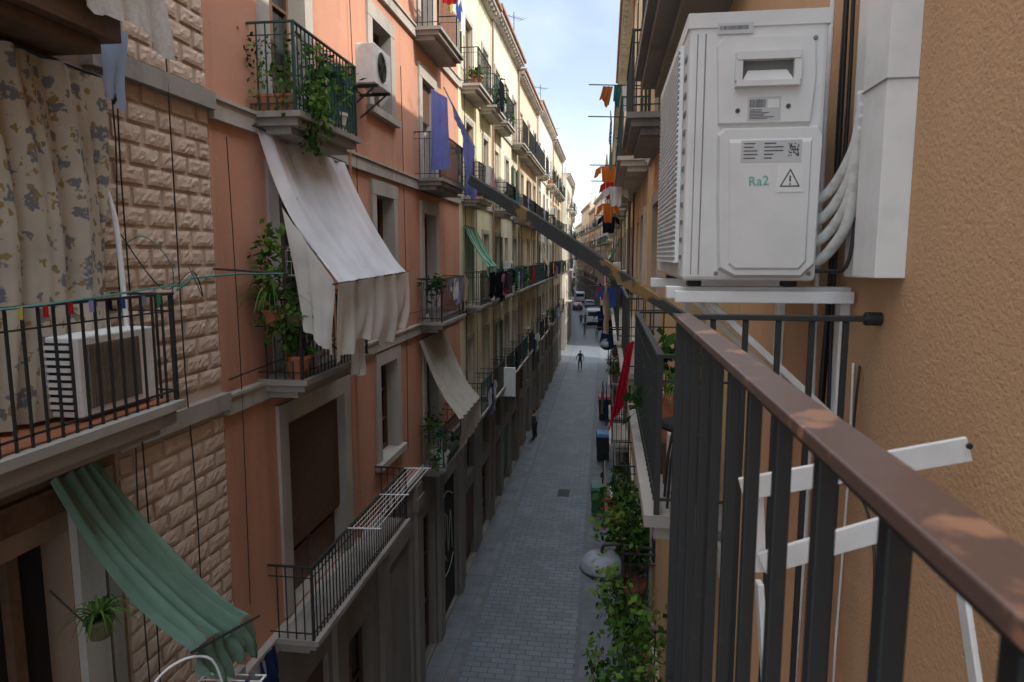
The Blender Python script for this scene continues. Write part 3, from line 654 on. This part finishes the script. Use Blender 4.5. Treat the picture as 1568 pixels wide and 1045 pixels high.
mb.tube([(.69,2.0,9.9),(.685,1.97,9.6),(.69,1.99,9.3),(.68,1.97,9.0),(.69,1.98,8.7)],.0035,WHITE,6,5)
mb.tube([(.69,1.95,9.9),(.67,1.9,9.65),(.69,1.8,9.5),(.67,1.7,9.35),(.69,1.75,8.9)],.0035,BLACK,6,5)
mb.obj('cables',None,True)
# --- air conditioner main
e=empty('air_conditioner'); ACM=pmat('ac_white_enamel',(.66,.655,.63),.38,0,var=.12,scale=5)
ACD=pmat('ac_seam',(.20,.20,.19),.6)
X0,X1,Y0,Y1,Z0,Z1=.214,.578,2.0,2.96,10.127,10.845
mb=MB(); mb.box(X0,X1,Y0,Y1,Z0,Z1,ACM); mb.obj('casing',e,bevel=.012)
def ax(u): return X0+(u-1050)*.001733
def az(v): return Z0+(430-v)*.00175
mb=MB()
def prism(mb,pts,y0,y1,m,inset=.004):
    n=len(pts); cx=sum(p[0] for p in pts)/n; cz=sum(p[1] for p in pts)/n
    vs=[(p[0],y0,p[1]) for p in pts]+[(cx+(p[0]-cx)*(1-inset*6),y1,cz+(p[1]-cz)*(1-inset*6)) for p in pts]
    mb.add(vs,[tuple(range(n,2*n))]+[(i,(i+1)%n,n+(i+1)%n,n+i) for i in range(n)],m)
mb.box(X0-.003,X1+.003,Y0-.004,Y1,Z1-.035,Z1+.004,ACM)
mb.box(ax(1075),ax(1077),Y0-.0012,Y0+.01,az(420),az(48),ACD); mb.box(ax(1063),ax(1064.5),Y0-.001,Y0+.01,az(420),az(48),ACD)
def rect(u0,v0,u1,v1): return [(ax(u0),az(v1)),(ax(u1),az(v1)),(ax(u1),az(v0)),(ax(u0),az(v0))]
prism(mb,[(ax(1098),az(186)),(ax(1238),az(186)),(ax(1243),az(120)),(ax(1240),az(68)),(ax(1232),az(56)),(ax(1100),az(56)),(ax(1092),az(68)),(ax(1095),az(120))],Y0,Y0-.012,ACM)
yh=Y0-.0115
RC=pmat('ac_recess',(.16,.16,.15),.7)
prism(mb,rect(1130,92,1208,124),yh-.001,yh-.002,RC,0)
for r_ in ((1120,80,1218,93),(1120,123,1218,132)): prism(mb,rect(*r_),yh,yh-.020,ACM,.008)
for r_ in ((1120,93,1131,123),(1207,93,1218,123)): mb.box(ax(r_[0]),ax(r_[2]),yh-.018,yh,az(r_[3]),az(r_[1]),ACM)
mb.hexa([(ax(1131),yh-.003,az(123)),(ax(1207),yh-.003,az(123)),(ax(1207),yh-.016,az(123)),(ax(1131),yh-.016,az(123)),(ax(1140),yh-.003,az(107)),(ax(1198),yh-.003,az(107)),(ax(1198),yh-.004,az(107)),(ax(1140),yh-.004,az(107))],ACM)
prism(mb,[(ax(1106),az(412)),(ax(1130),az(425)),(ax(1235),az(425)),(ax(1255),az(405)),(ax(1258),az(202)),(ax(1250),az(190)),(ax(1106),az(190)),(ax(1098),az(200)),(ax(1100),az(300))],Y0,Y0-.022,ACM,.007)
prism(mb,[(ax(1120),az(404)),(ax(1130),az(412)),(ax(1230),az(412)),(ax(1240),az(400)),(ax(1240),az(210)),(ax(1114),az(210))],Y0-.0221,Y0-.028,ACM,.008)
mb.obj('side_panel',e,bevel=.003)
mb=MB(); LAB=pmat('label_paper',(.70,.69,.66),.5,var=.05); INK=pmat('ink',(.05,.05,.05),.6); LG=pmat('label_grey',(.50,.50,.49),.5,var=.08)
def lab(u0,v0,u1,v1,y,m=LAB): mb.box(ax(u0),ax(u1),y-.0006,y,az(v1),az(v0),m)
ya=Y0-.0122; yb=Y0-.0282
lab(1093,34,1147,50,Y0-.0041,LG)
for k in range(26): lab(1096+k*1.7,38,1096+k*1.7+U(.4,1.1),44,Y0-.0048,INK)
lab(1142,146,1192,182,ya,LG)
for k in range(16): lab(1145+k*1.5,150,1145+k*1.5+U(.4,.9),162,ya-.0008,INK)
for k in range(7): lab(1145,165+k*2.2,1145+U(15,38),165.8+k*2.2,ya-.0008,INK)
lab(1172,150,1189,163,ya-.0008,LAB)
lab(1133,213,1224,246,yb,LG)
for k in range(5): lab(1137,217+k*5.5,1137+U(10,22),218.4+k*5.5,yb-.0008,INK)
for k in range(5): lab(1168,217+k*5.5,1168+U(12,30),218.6+k*5.5,yb-.0008,INK)
for i in range(9):
    for j in range(9):
        if R()<.5: lab(1204+i*1.8,218+j*2.2,1205.6+i*1.8,220+j*2.2,yb-.0008,INK)
lab(1188,250,1229,292,yb-.0009)
tri=[(1193,284),(1224,284),(1208.5,256)]
def trip(sc,y,m):
    cx=sum(t[0] for t in tri)/3; cz=sum(t[1] for t in tri)/3
    mb.add([(ax(cx+(t[0]-cx)*sc),y,az(cz+(t[1]-cz)*sc)) for t in tri],[(0,1,2)],m)
trip(1,yb-.0018,INK); trip(.78,yb-.0021,LAB); mb.box(ax(1207.3),ax(1209.7),yb-.0026,yb-.0022,az(276),az(267),INK); mb.box(ax(1207.3),ax(1209.7),yb-.0026,yb-.0022,az(281),az(278.5),INK)
for (u,v) in ((1127,166),(1203,161),(1104,418),(1248,418),(1240,60)):
    mb.lathe((ax(u),Y0-.012 if v<200 and v>100 else Y0-.0005,az(v)),[(.006,0),(.006,-.003),(.004,-.004)],ACD if v>170 or v<100 else INK,12,'y')
mb.obj('labels_and_screws',e)
tc=bpy.data.curves.new('marker','FONT'); tc.body='Ra2'; tc.size=.036; tc.extrude=.0003; to=bpy.data.objects.new('marker_writing',tc); SC.collection.objects.link(to)
to.parent=e; to.location=(ax(1146),yb-.001,az(282)); to.rotation_euler=(math.radians(90),math.radians(-3),0); tc.materials.append(pmat('marker_green',(.08,.42,.32),.5))
mb=MB()
for k in range(40): z=Z0+.05+k*.0155; mb.box(X0-.016,X0-.008,Y0+.10,Y0+.78,z,z+.005,WHITE)
for k in range(8): y=Y0+.10+k*.097; mb.box(X0-.012,X0-.001,y-.004,y+.004,Z0+.05,Z1-.05,WHITE)
mb.box(X0-.0015,X0-.0005,Y0+.1,Y0+.78,Z0+.05,Z1-.06,ACD)
for k in range(12): z=Z0+.06+k*.05; mb.box(X0-.003,X0-.001,Y0+.02,Y0+.07,z,z+.012,ACD)
mb.obj('fan_grille',e)
mb=MB()
for y in (2.1,2.82):
    mb.box(.18,.70,y-.022,y+.022,Z0-.056,Z0-.02,WHITE); mb.bar((.69,y,Z0-.42),(.3,y,Z0-.06),.035,.02,WHITE); mb.box(.672,.70,y-.024,y+.024,Z0-.5,Z0-.057,WHITE)
    for x in (.26,.53): mb.box(x-.02,x+.02,y-.021,y+.021,Z0-.019,Z0-.001,BLACK)
mb.box(.20,.69,2.02,2.05,Z0-.064,Z0-.03,WHITE)
mb.obj('mounting_bracket',e,bevel=.003)
mb=MB(); HM=pmat('hose_insulation',(.60,.59,.55),.7,var=.3,scale=40,bd=.002)
for k in range(4):
    z=10.25-k*.006+ (3-k)*.052-.06
    mb.tube([(.652,1.94,10.62-k*.03),(.648,1.945,10.52-k*.03),(.64,1.96,z+.12),(.618,2.0,z+.05),(.59,2.03,z+.01),(.55,2.05,z-.005)],.0145,HM,10,6)
mb.tube([(.66,1.96,10.3),(.64,1.95,10.17),(.60,2.0,10.155),(.55,2.03,10.16)],.006,BLACK,6,5)
mb.obj('refrigerant_hoses',e,True)
mb=MB()
WP=pmat('weathered_bar',(.035,.035,.035),.7,.1,var=.3,scale=13,c2=(.20,.125,.045),p=(.57,.62))
A=Vector((-.40,2.01,10.42));B=Vector((.205,1.85,10.035)); N=10
up=Vector((0,-.3,1)).normalized()
for i in range(N):
    p=A.lerp(B,i/N);q=A.lerp(B,(i+1)/N); w0=.026+.014*math.sin(math.pi*min(1,(i+.5)/N*1.1)); 
    mb.bar(p,q,.012,w0,WP,up)
mb.tube([A+Vector((.01,0,.0)),A+Vector((.012,-.002,.05))],.003,IRON,5); mb.obj('clothesline_arm')
mb=MB(); D=lambda x,y,z:(x,y,H+z)
mb.bar(D(.272,1.353,-.46),D(.66,1.31,-.35),.012,.045,WHITE); mb.bar(D(.32,1.36,-.615),D(.60,1.31,-.48),.012,.045,WHITE)
mb.bar(D(.30,1.375,-.44),D(.315,1.375,-.64),.035,.01,WHITE,(0,1,0)); mb.bar(D(.31,1.33,-.64),D(.34,1.3,-1.0),.012,.03,WHITE,(0,1,0))
mb.bar(D(.62,1.26,-.48),D(.63,1.10,-.85),.03,.01,WHITE,(1,0,0))
mb.lathe(D(.65,1.30,-.34),[(.006,-.008),(.006,-.014)],IRON,10,'y')
mb.obj('folding_shelf_bracket',None,bevel=.002)
random.seed(5)
e=empty('yellow_building'); W2=wallmat('yellow_render',(.60,.40,.19),30,.004,.35)
ops=[(4.6,5.8,8.72,10.9),(4.6,5.8,11.95,14.1),(4.6,5.8,5.4,7.6),(9.2,10.3,8.72,10.9),(9.2,10.3,11.95,14.1),(9.2,10.3,5.4,7.6)]
wb=MB(); wall(wb,FR,3.71,12,0,17.8,ops,W2)
for o in ops: opening(wb,FR,o,W2,'glass',STONE,.14,WOOD,sill=False)
for z in (5.2,8.5,11.75,15): FR.box(wb,-.01,.05,3.72,11.99,z-.08,z+.08,STONE)
FR.box(wb,-.2,.35,3.72,11.99,17.6,17.82,STONE)
wb.obj('walls',e); bb=MB()
for z in (5.4,8.72,11.9,15.1): balcony(bb,FR,3.85,6.8,z,.42,.93,IRON,CEMENT,.11); balcony(bb,FR,8.6,10.9,z,.45,.95,IRON,CEMENT,.11)
bb.obj('balconies',e)
plantobj((.50,4.9,8.72),'strap',1.4); plantobj((.48,5.5,8.72),'bush',1.5)
mb=MB(); mb.lathe((.5,4.5,9.0),[(.12,0),(.13,.25),(.14,.25),(.14,.28)],TERRA,14); strap(mb,(.5,4.5,9.3),60,.42,.010,[LEAF[0],LEAF[2]]); mb.box(.38,.62,4.38,4.62,8.98,8.999,WOOD); 
for x in (.4,.6):
    for y in (4.4,4.6): mb.box(x-.01,x+.01,y-.01,y+.01,8.72,8.98,WOOD)
mb.obj('potted_plant')
mb=MB(); mb.lathe((.48,4.05,9.18),[(.14,0),(.15,.02),(.14,.04)],IRON,18)
for k in range(4):
    t=.78+k*1.57; mb.tube([(.48+.08*math.cos(t),4.05+.08*math.sin(t),9.18),(.48+.12*math.cos(t),4.05+.12*math.sin(t),9.0),(.48+.14*math.cos(t),4.05+.14*math.sin(t),8.72)],.009,IRON,6)
mb.obj('bar_stool')
mb=MB(); mb.box(.40,.66,4.2,4.32,8.73,9.1,WHITE); mb.obj('storage_box',None,bevel=.01)
mb=MB(); mb.sheet((.29,6.85,9.35),(.22,6.95,9.3),(.20,6.85,8.7),(.05,6.95,8.4),cloth('red_cloth',(.36,.015,.03),.3),14,16,.04,2,(0,1,0)); mb.obj('red_cloth_banner')
def plantmass(name,lst):
    mb=MB()
    for (c,r,n,s) in lst: 
        leaves(mb,c,r,n,s,LEAF,.4)
        for _ in range(6): mb.tube([(c[0]+U(-.05,.05),c[1]+U(-.05,.05),c[2]-r[2]),(c[0]+U(-.6,.6)*r[0],c[1]+U(-.6,.6)*r[1],c[2]+U(0,.6)*r[2])],.005,STEM,4)
    mb.obj(name)
plantmass('balcony_plants',[((.25,6.2,6.6),(.3,.5,.5),420,.09),((.35,5.6,6.2),(.3,.5,.5),380,.08),((.2,5.3,5.9),(.3,.4,.7),420,.07)])
plantmass('climbing_plant',[((.25,5.0,5.6),(.25,.4,.9),420,.07),((.15,5.6,5.2),(.3,.4,.5),400,.07),((-.1,6.6,5.2),(.3,.4,.4),320,.08)])
plantmass('climbing_plant',[((.3,4.6,6.9),(.15,.3,.7),240,.07),((.15,6.4,6.9),(.22,.3,.35),240,.08),((.0,7.0,5.7),(.2,.3,.4),160,.08)])
plantmass('flowering_plants',[((.3,9.0,6.6),(.25,.5,.4),300,.09),((.28,10.2,6.5),(.2,.5,.35),260,.09)])
mb=MB(); leaves(mb,(.2,9.2,6.6),(.2,.5,.3),40,.06,[LAUN[2]]); mb.obj('red_flowers')
for z,y in ((5.4,9.0),(5.4,9.5),(5.4,10),(5.4,10.5)): plantobj((.4,y,z),'bush',2)
def lamp(x,y,z,wallx=.70):
    e=empty('street_lamp'); mb=MB(); DM=pmat('lamp_dome',(.20,.225,.26),.6,0,var=.25)
    mb.lathe((x,y,z),[(.30,-.0),(.30,.03),(.28,.10),(.22,.17),(.12,.205),(.01,.21)],DM,24); mb.obj('dome',e,True)
    mb=MB(); mb.lathe((x,y,z),[(.12,-.14),(.2,-.10),(.305,-.012),(.31,-.004)],IRON,24); mb.tube([(x,y,z+.2),(x,y,z+.28),(x+.1,y,z+.34),(wallx,y,z+.3)],.025,IRON,8,4); mb.box(wallx-.03,wallx,y-.08,y+.08,z+.15,z+.45,IRON); mb.obj('bracket_and_body',e)
lamp(.02,8.75,6.05); lamp(.1,30,6.2); lamp(.1,52,6.2)
random.seed(33)
building(FR,12.01,20,17.6,(.68,.52,.30),clutter=1.3,depb=.5)
building(FR,20.01,31,17.6,(.72,.62,.42),clutter=1.3,depb=.5)
building(FR,31.01,44,17.4,(.64,.50,.32),clutter=1.2,depb=.55)
building(FR,44.01,56,17.6,(.72,.64,.48),sp=.14,depb=.55)
building(FR,56.01,65.5,17.5,(.66,.54,.38),sp=.16,depb=.55,lsp=.1)
building(FR,76,92,18,(.72,.62,.46),sp=.18,depb=.55,lsp=.1)
pts=[(.7,92),(-.9,118),(-3.6,150),(-9.0,205)]
for i in range(3):
    F,l=bent(pts[i],pts[i+1],'R'); building(F,0.02,l/2,19+i,PAL[(i*3)%8],sp=.3,clutter=.7,colw=3.4,lsp=.2); building(F,l/2+.01,l,20-i,PAL[(i*2+5)%8],sp=.3,clutter=.7,colw=3.4,lsp=.2)
FE=Fr((-40,225),(1,0),(0,-1)); building(FE,0,60,15,(.66,.42,.36),sp=.5,clutter=0,colw=4,lsp=.3)
for x,y,z,k,m,s in ((-.15,16,12.2,'shirt',LAUN[6],.7),(-.05,17.5,12.0,'shirt',LAUN[2],.7),(.05,15.6,11.7,'shirt',LAUN[0],.6),(-.1,16.5,11.4,'shirt',LAUN[6],.6),(-.15,22,11.4,'shirt',LAUN[3],1),(-.05,15,9.5,'shirt',LAUN[1],.7),(.05,14,8.7,'shirt',LAUN[5],.7),(-.1,21,8.2,'shirt',LAUN[3],1),(-.2,26,9.0,'shirt',LAUN[2],1),(-.3,27,8.0,'shirt',LAUN[5],1),(-.25,30,8.6,'shirt',LAUN[0],1),(-.25,34,9.2,'shirt',LAUN[10],1),(-.25,36,7.6,'sheet',LAUN[3],.7),(-.25,40,8.6,'shirt',LAUN[5],1),(-.25,46,8.9,'shirt',LAUN[2],1)):
    hangx(x,y,z,k,m,s)
mb=MB()
for y,z in ((16,12.22),(17.5,12.02),(22,11.42),(15,9.52),(14,8.72),(21,8.22),(26,9.02),(14,12.9),(14.2,13.55)): mb.tube([(.7,y+.2,z),(-.4,y-.05,z)],.012,IRON,5)
mb.obj('clothesline_arms')
mb=MB(); mb.sheet((-.12,14.2,13.52),(.08,14.3,13.54),(-.2,14.2,13.28),(.0,14.4,13.15),cloth('orange_cloth2',(.55,.2,.06),.3),12,10,.05,2,(0,1,0),rag=.1); mb.sheet((.1,14.2,13.54),(.24,14.3,13.54),(.08,14.2,13.2),(.2,14.4,13.1),LAUN[8],12,10,.04,2,(0,1,0),rag=.1); mb.sheet((.26,14.3,13.54),(.38,14.3,13.54),(.26,14.3,13.0),(.36,14.3,13.1),LAUN[0],6,6,.02,2,(0,1,0)); mb.obj('hanging_clothes')
# ================================================================ street things
def bin_(x,y,body,lid,s=1):
    e=empty('wheeled_bin'); mb=MB(); w=.28*s
    mb.hexa([(x-w*.8,y-w*.8,.06),(x+w*.8,y-w*.8,.06),(x+w*.8,y+w*.8,.06),(x-w*.8,y+w*.8,.06),(x-w,y-w,1.0*s),(x+w,y-w,1.0*s),(x+w,y+w,1.0*s),(x-w,y+w,1.0*s)],body); mb.obj('body',e,bevel=.02)
    mb=MB(); mb.hexa([(x-w*1.06,y-w*1.08,1.0*s+.003),(x+w*1.06,y-w*1.08,1.0*s+.003),(x+w*1.06,y+w*1.1,1.0*s+.003),(x-w*1.06,y+w*1.1,1.0*s+.003),(x-w*.9,y-w*.9,1.12*s),(x+w*.9,y-w*.9,1.12*s),(x+w*.95,y+w,1.16*s),(x-w*.95,y+w,1.16*s)],lid); mb.tube([(x-w,y+w*1.2,1.05*s),(x+w,y+w*1.2,1.05*s)],.018,body,6); mb.obj('lid',e,bevel=.015)
    mb=MB()
    for s_ in (-1,1): mb.lathe((x+s_*w*.8,y+w*.7,.1),[(.1,-.03),(.1,.03)],BLACK,14,'x')
    mb.obj('wheels',e)
BM=pmat('bin_dark',(.02,.022,.025),.4); 
bin_(.0,33.5,BM,pmat('lid_blue',(.03,.16,.38),.4),1.25); bin_(.05,42,BM,pmat('lid_red',(.45,.05,.05),.4),1.35)
bin_(-.15,26.2,pmat('bin_green',(.03,.12,.08),.5),pmat('lid_green',(.04,.15,.10),.5),1.05)
e=empty('projecting_sign'); mb=MB(); mb.box(-3.9,-3.3,25.0,25.12,4.9,6.0,WHITE); mb.obj('panel',e,bevel=.01); mb=MB(); mb.bar((-4.25,25.06,5.8),(-3.9,25.06,5.8),.03,.03,IRON); mb.bar((-4.25,25.06,5.1),(-3.9,25.06,5.1),.03,.03,IRON); mb.obj('bracket',e)
SKIN=pmat('skin',(.42,.25,.18),.6,var=.1); HAIR=pmat('hair',(.02,.014,.01),.6)
def person(x,y,rot,shirt,trou,stride=.2,arm=.12,s=1,name='person',short=False):
    V=[(0,0,.93),(0,0,1.08),(0,0,1.3),(0,0,1.45),(0,.01,1.5)]; Rr=[.14,.125,.15,.07,.05]; E=[(0,1),(1,2),(2,3),(3,4)]
    def chain(st,pts,rs):
        p=st
        for q,r in zip(pts,rs): V.append(q);Rr.append(r);E.append((p,len(V)-1));p=len(V)-1
    for sd in (-1,1):
        sw=stride*sd
        chain(2,[(sd*.17,0,1.40),(sd*(.19+arm*.7),-sw*.3,1.14),(sd*(.18+arm),-sw*.7+.05,.90),(sd*(.18+arm),-sw*.75+.07,.82)],[.065,.047,.033,.036])
        chain(0,[(sd*.09,0,.86),(sd*.10,sw*.55+.03,.48),(sd*.10,sw,.10),(sd*.11,sw+.15,.04)],[.10,.066,.042,.04])
    me=bpy.data.meshes.new('t'); me.from_pydata(V,E,[]); o=bpy.data.objects.new('t',me); SC.collection.objects.link(o)
    m=o.modifiers.new('s','SKIN'); 
    for i,r in enumerate(Rr): me.skin_vertices[0].data[i].radius=(r,r*.8 if i<3 else r); me.skin_vertices[0].data[i].use_root=(i==0)
    o.modifiers.new('u','SUBSURF').levels=2
    dg=bpy.context.evaluated_depsgraph_get(); ev=o.evaluated_get(dg).to_mesh()
    mb=MB(); vs=[tuple(v.co) for v in ev.vertices]
    mats={'s':shirt,'t':trou,'k':SKIN,'b':BLACK}
    grp={k:[] for k in mats}
    for p in ev.polygons:
        c=p.center; k='t'
        if c.z>1.44: k='k'
        elif abs(c.x)>.2+arm*.35 and c.z<(1.2 if short else .93): k='k'
        elif c.z>.95 or abs(c.x)>.21: k='s'
        elif c.z<.09: k='b'
        grp[k].append(tuple(p.vertices))
    mb.v+=vs
    for k,fs in grp.items():
        i=mb.mi(mats[k])
        for f in fs: mb.f.append(f); mb.m.append(i)
    bpy.data.objects.remove(o)
    mb.ell((0,.015,1.60),(.075,.092,.115),SKIN,12,9); mb.ell((0,-.012,1.635),(.082,.092,.095),HAIR,12,8)
    mb.ell((0,.108,1.59),(.014,.018,.022),SKIN,6,5); 
    for sd in (-1,1):
        mb.ell((sd*.078,.01,1.60),(.012,.02,.03),SKIN,6,5); mb.ell((sd*.03,.098,1.615),(.010,.006,.006),BLACK,6,5)
        hx,hy=sd*(.18+arm),-stride*sd*.75+.07
        for f in range(4): mb.tube([(hx,hy-.025+f*.017,.81),(hx-sd*.004,hy-.025+f*.018,.77),(hx-sd*.014,hy-.02+f*.017,.735+.006*abs(f-1.5))],[.009,.008,.006],SKIN,5)
        mb.tube([(hx,hy+.025,.85),(hx-sd*.01,hy+.06,.82),(hx-sd*.015,hy+.07,.79)],[.010,.009,.007],SKIN,5)
    mb.ell((0,.10,1.552),(.022,.006,.005),pmat('lips',(.3,.1,.08),.6),6,5)
    ob=mb.obj(name,None,True); ob.location=(x,y,0); ob.rotation_euler=(0,0,rot); ob.scale=(s,s,s); return ob
TD=pmat('trousers_dark',(.03,.03,.04),.8); SD=pmat('shirt_dark',(.05,.05,.06),.8); SB=pmat('shirt_blue',(.06,.12,.28),.8); SR=pmat('shirt_grey',(.3,.3,.3),.8); SH=pmat('trousers_khaki',(.22,.18,.12),.8)
person(-2.15,60.7,2.9,SD,TD,.16,.2,short=True)
person(-3.5,100,3.1,SD,TD,.12,.1); person(-2.9,101,0.2,SB,TD,.15,.1); person(-3.75,37.3,1.6,SR,TD,.05,.05); person(-3.8,36.6,1.4,SD,TD,.03,.06)
person(-1.0,84,0,SR,SH,.2,.08); person(-4.6,122,3,SB,SH,.15,.1); person(-2.6,88,.3,SD,SH,.18,.08)
def vehicle(name,x,y,rot,prof,wid,col,glassz,wheels,van=False):
    e=empty(name); P=pmat(name+'_paint_%d'%int(abs(x*10+y)),col,.3,.0,var=.05)
    mb=MB(); n=len(prof); w=wid/2
    zt=max(p[1] for p in prof)
    def hw(z): return w*(1-.14*max(0,(z-.95)/(zt-.95))) if not van else w*(1-.05*max(0,(z-.95)/(zt-.95)))
    L=[(-hw(z),yy,z) for yy,z in prof]; Rr=[(hw(z),yy,z) for yy,z in prof]
    mb.add(L+Rr,[tuple(range(n)),tuple(range(2*n-1,n-1,-1))]+[(i,(i+1)%n,n+(i+1)%n,n+i) for i in range(n)],P); mb.obj('body',e,bevel=.05)
    mb=MB(); yr=prof[0][0]
    g0,g1,yA,yB,ys0,ys1=glassz
    mb.add([(-hw(g0)*.86,yA-.02,g0),(hw(g0)*.86,yA-.02,g0),(hw(g1)*.84,yB-.02,g1),(-hw(g1)*.84,yB-.02,g1)],[(0,1,2,3)],GLASS)
    for s_ in (-1,1):
        mb.add([(s_*(hw(g0)+.012),ys0,g0),(s_*(hw(g0)+.012),ys1,g0),(s_*(hw(g1)+.012),ys1-.5,g1),(s_*(hw(g1)+.012),ys0+.15,g1)],[(0,1,2,3)],GLASS)
        mb.box(s_*w*.86-.09,s_*w*.86+.09,yr-.03,yr+.05,.75,1.05,pmat('tail_light',(.4,.02,.02),.3))
    mb.box(-.26,.26,yr-.03,yr-.01,.55,.67,WHITE); mb.box(-w*.95,w*.95,yr-.06,yr+.02,.33,.5,BM)
    mb.obj('glass_and_lights',e); mb=MB()
    for yy in wheels:
        for s_ in (-1,1): mb.lathe((s_*(w-.12),yy,.33),[(.1,-.11),(.33,-.11),(.34,0),(.33,.11),(.1,.11)],BLACK,20,'x'); mb.lathe((s_*(w-.12)+s_*.115,yy,.33),[(.2,-.005),(.19,.005)],pmat('hub',(.4,.4,.4),.3,.6),14,'x')
    mb.obj('wheels',e); e.location=(x,y,0); e.rotation_euler=(0,0,rot)
vanp=[(-2.4,.3),(-2.45,1.0),(-2.35,2.2),(-2.2,2.3),(.9,2.3),(1.3,2.15),(2.0,1.25),(2.5,1.05),(2.6,.4),(2.5,.28)]
carp=[(-2.0,.3),(-2.08,.7),(-2.0,.98),(-1.6,1.35),(-1.2,1.45),(.2,1.45),(.6,1.35),(1.2,.98),(1.9,.85),(2.1,.6),(2.05,.28)]
cg=(1.0,1.33,-2.0,-1.62,-1.4,1.0)
vehicle('van',-1.75,102,.03,vanp,1.95,(.78,.78,.78),(1.35,1.95,-2.42,-2.37,0.2,1.9),(-1.5,1.6),True)
vehicle('parked_car',-3.2,135,.1,carp,1.75,(.5,.52,.55),cg,(-1.3,1.3))
vehicle('parked_car',-5.6,160,.1,carp,1.75,(.03,.04,.07),cg,(-1.3,1.3))
vehicle('parked_car',-1.9,117,.08,carp,1.75,(.06,.1,.2),cg,(-1.3,1.3))
vehicle('parked_car',-5.2,128,.08,carp,1.75,(.4,.05,.04),cg,(-1.3,1.3))
vehicle('van',-5.6,148,.1,vanp,1.95,(.6,.62,.64),(1.35,1.95,-2.42,-2.37,0.2,1.9),(-1.5,1.6),True)
# ================================================================ light
el=math.radians(44); dirv=Vector((math.cos(el)*math.cos(math.radians(-14)),math.cos(el)*math.sin(math.radians(-14)),math.sin(el)))
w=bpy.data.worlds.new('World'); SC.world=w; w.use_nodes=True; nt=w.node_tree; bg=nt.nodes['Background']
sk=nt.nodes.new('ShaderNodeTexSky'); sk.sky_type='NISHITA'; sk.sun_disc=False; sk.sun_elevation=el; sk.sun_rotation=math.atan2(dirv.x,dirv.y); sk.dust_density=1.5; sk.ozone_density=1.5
tc=nt.nodes.new('ShaderNodeTexCoord'); mp=nt.nodes.new('ShaderNodeMapping'); mp.inputs['Scale'].default_value=(2.2,2.2,4); mp.inputs['Location'].default_value=(1.3,.4,.2)
nz=nt.nodes.new('ShaderNodeTexNoise'); nz.inputs['Scale'].default_value=1.5; nz.inputs['Detail'].default_value=5
nt.links.new(tc.outputs['Generated'],mp.inputs[0]); nt.links.new(mp.outputs[0],nz.inputs[0])
cl=ramp(nt,nz.outputs[0],.42,.68)
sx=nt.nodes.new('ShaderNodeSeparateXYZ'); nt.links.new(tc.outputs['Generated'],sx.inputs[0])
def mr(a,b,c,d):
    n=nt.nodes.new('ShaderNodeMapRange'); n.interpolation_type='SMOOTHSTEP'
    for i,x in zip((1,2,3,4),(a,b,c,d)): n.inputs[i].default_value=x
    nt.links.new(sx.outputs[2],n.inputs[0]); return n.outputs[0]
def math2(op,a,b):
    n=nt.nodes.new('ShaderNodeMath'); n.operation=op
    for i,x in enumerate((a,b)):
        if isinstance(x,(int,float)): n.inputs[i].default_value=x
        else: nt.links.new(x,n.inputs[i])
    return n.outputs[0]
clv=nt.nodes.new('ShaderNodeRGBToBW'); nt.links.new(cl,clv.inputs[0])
tot=math2('ADD',math2('ADD',math2('MULTIPLY',clv.outputs[0],1.9),mr(0,.33,3.4,2.5)),mr(.4,.85,0,15.5))  # last term: bright overhead haze added out of view to fill the shaded street
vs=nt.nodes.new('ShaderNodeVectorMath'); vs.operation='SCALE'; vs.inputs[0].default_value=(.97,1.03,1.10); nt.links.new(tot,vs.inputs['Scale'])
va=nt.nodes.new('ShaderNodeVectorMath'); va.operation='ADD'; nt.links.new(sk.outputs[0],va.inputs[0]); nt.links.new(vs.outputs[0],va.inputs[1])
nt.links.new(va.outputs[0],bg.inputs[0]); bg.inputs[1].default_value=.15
sl=bpy.data.lights.new('sun','SUN'); sl.energy=5; sl.angle=math.radians(.5); sl.color=(1,.94,.83); so=bpy.data.objects.new('sun',sl); SC.collection.objects.link(so)
so.rotation_euler=dirv.to_track_quat('Z','Y').to_euler(); so.location=(20,-5,40)
cd=bpy.data.cameras.new('camera'); cam=bpy.data.objects.new('camera',cd); SC.collection.objects.link(cam); cam.location=(0,0,H)
cd.sensor_width=36; cd.lens=24; cd.clip_start=.02; cd.clip_end=2000
cam.rotation_euler=(math.radians(90-7.2),0,math.radians(7.8)); SC.camera=cam
cd.dof.use_dof=True; cd.dof.focus_distance=9; cd.dof.aperture_fstop=9
SC.view_settings.view_transform='Standard'; SC.view_settings.look='None'; SC.view_settings.exposure=0
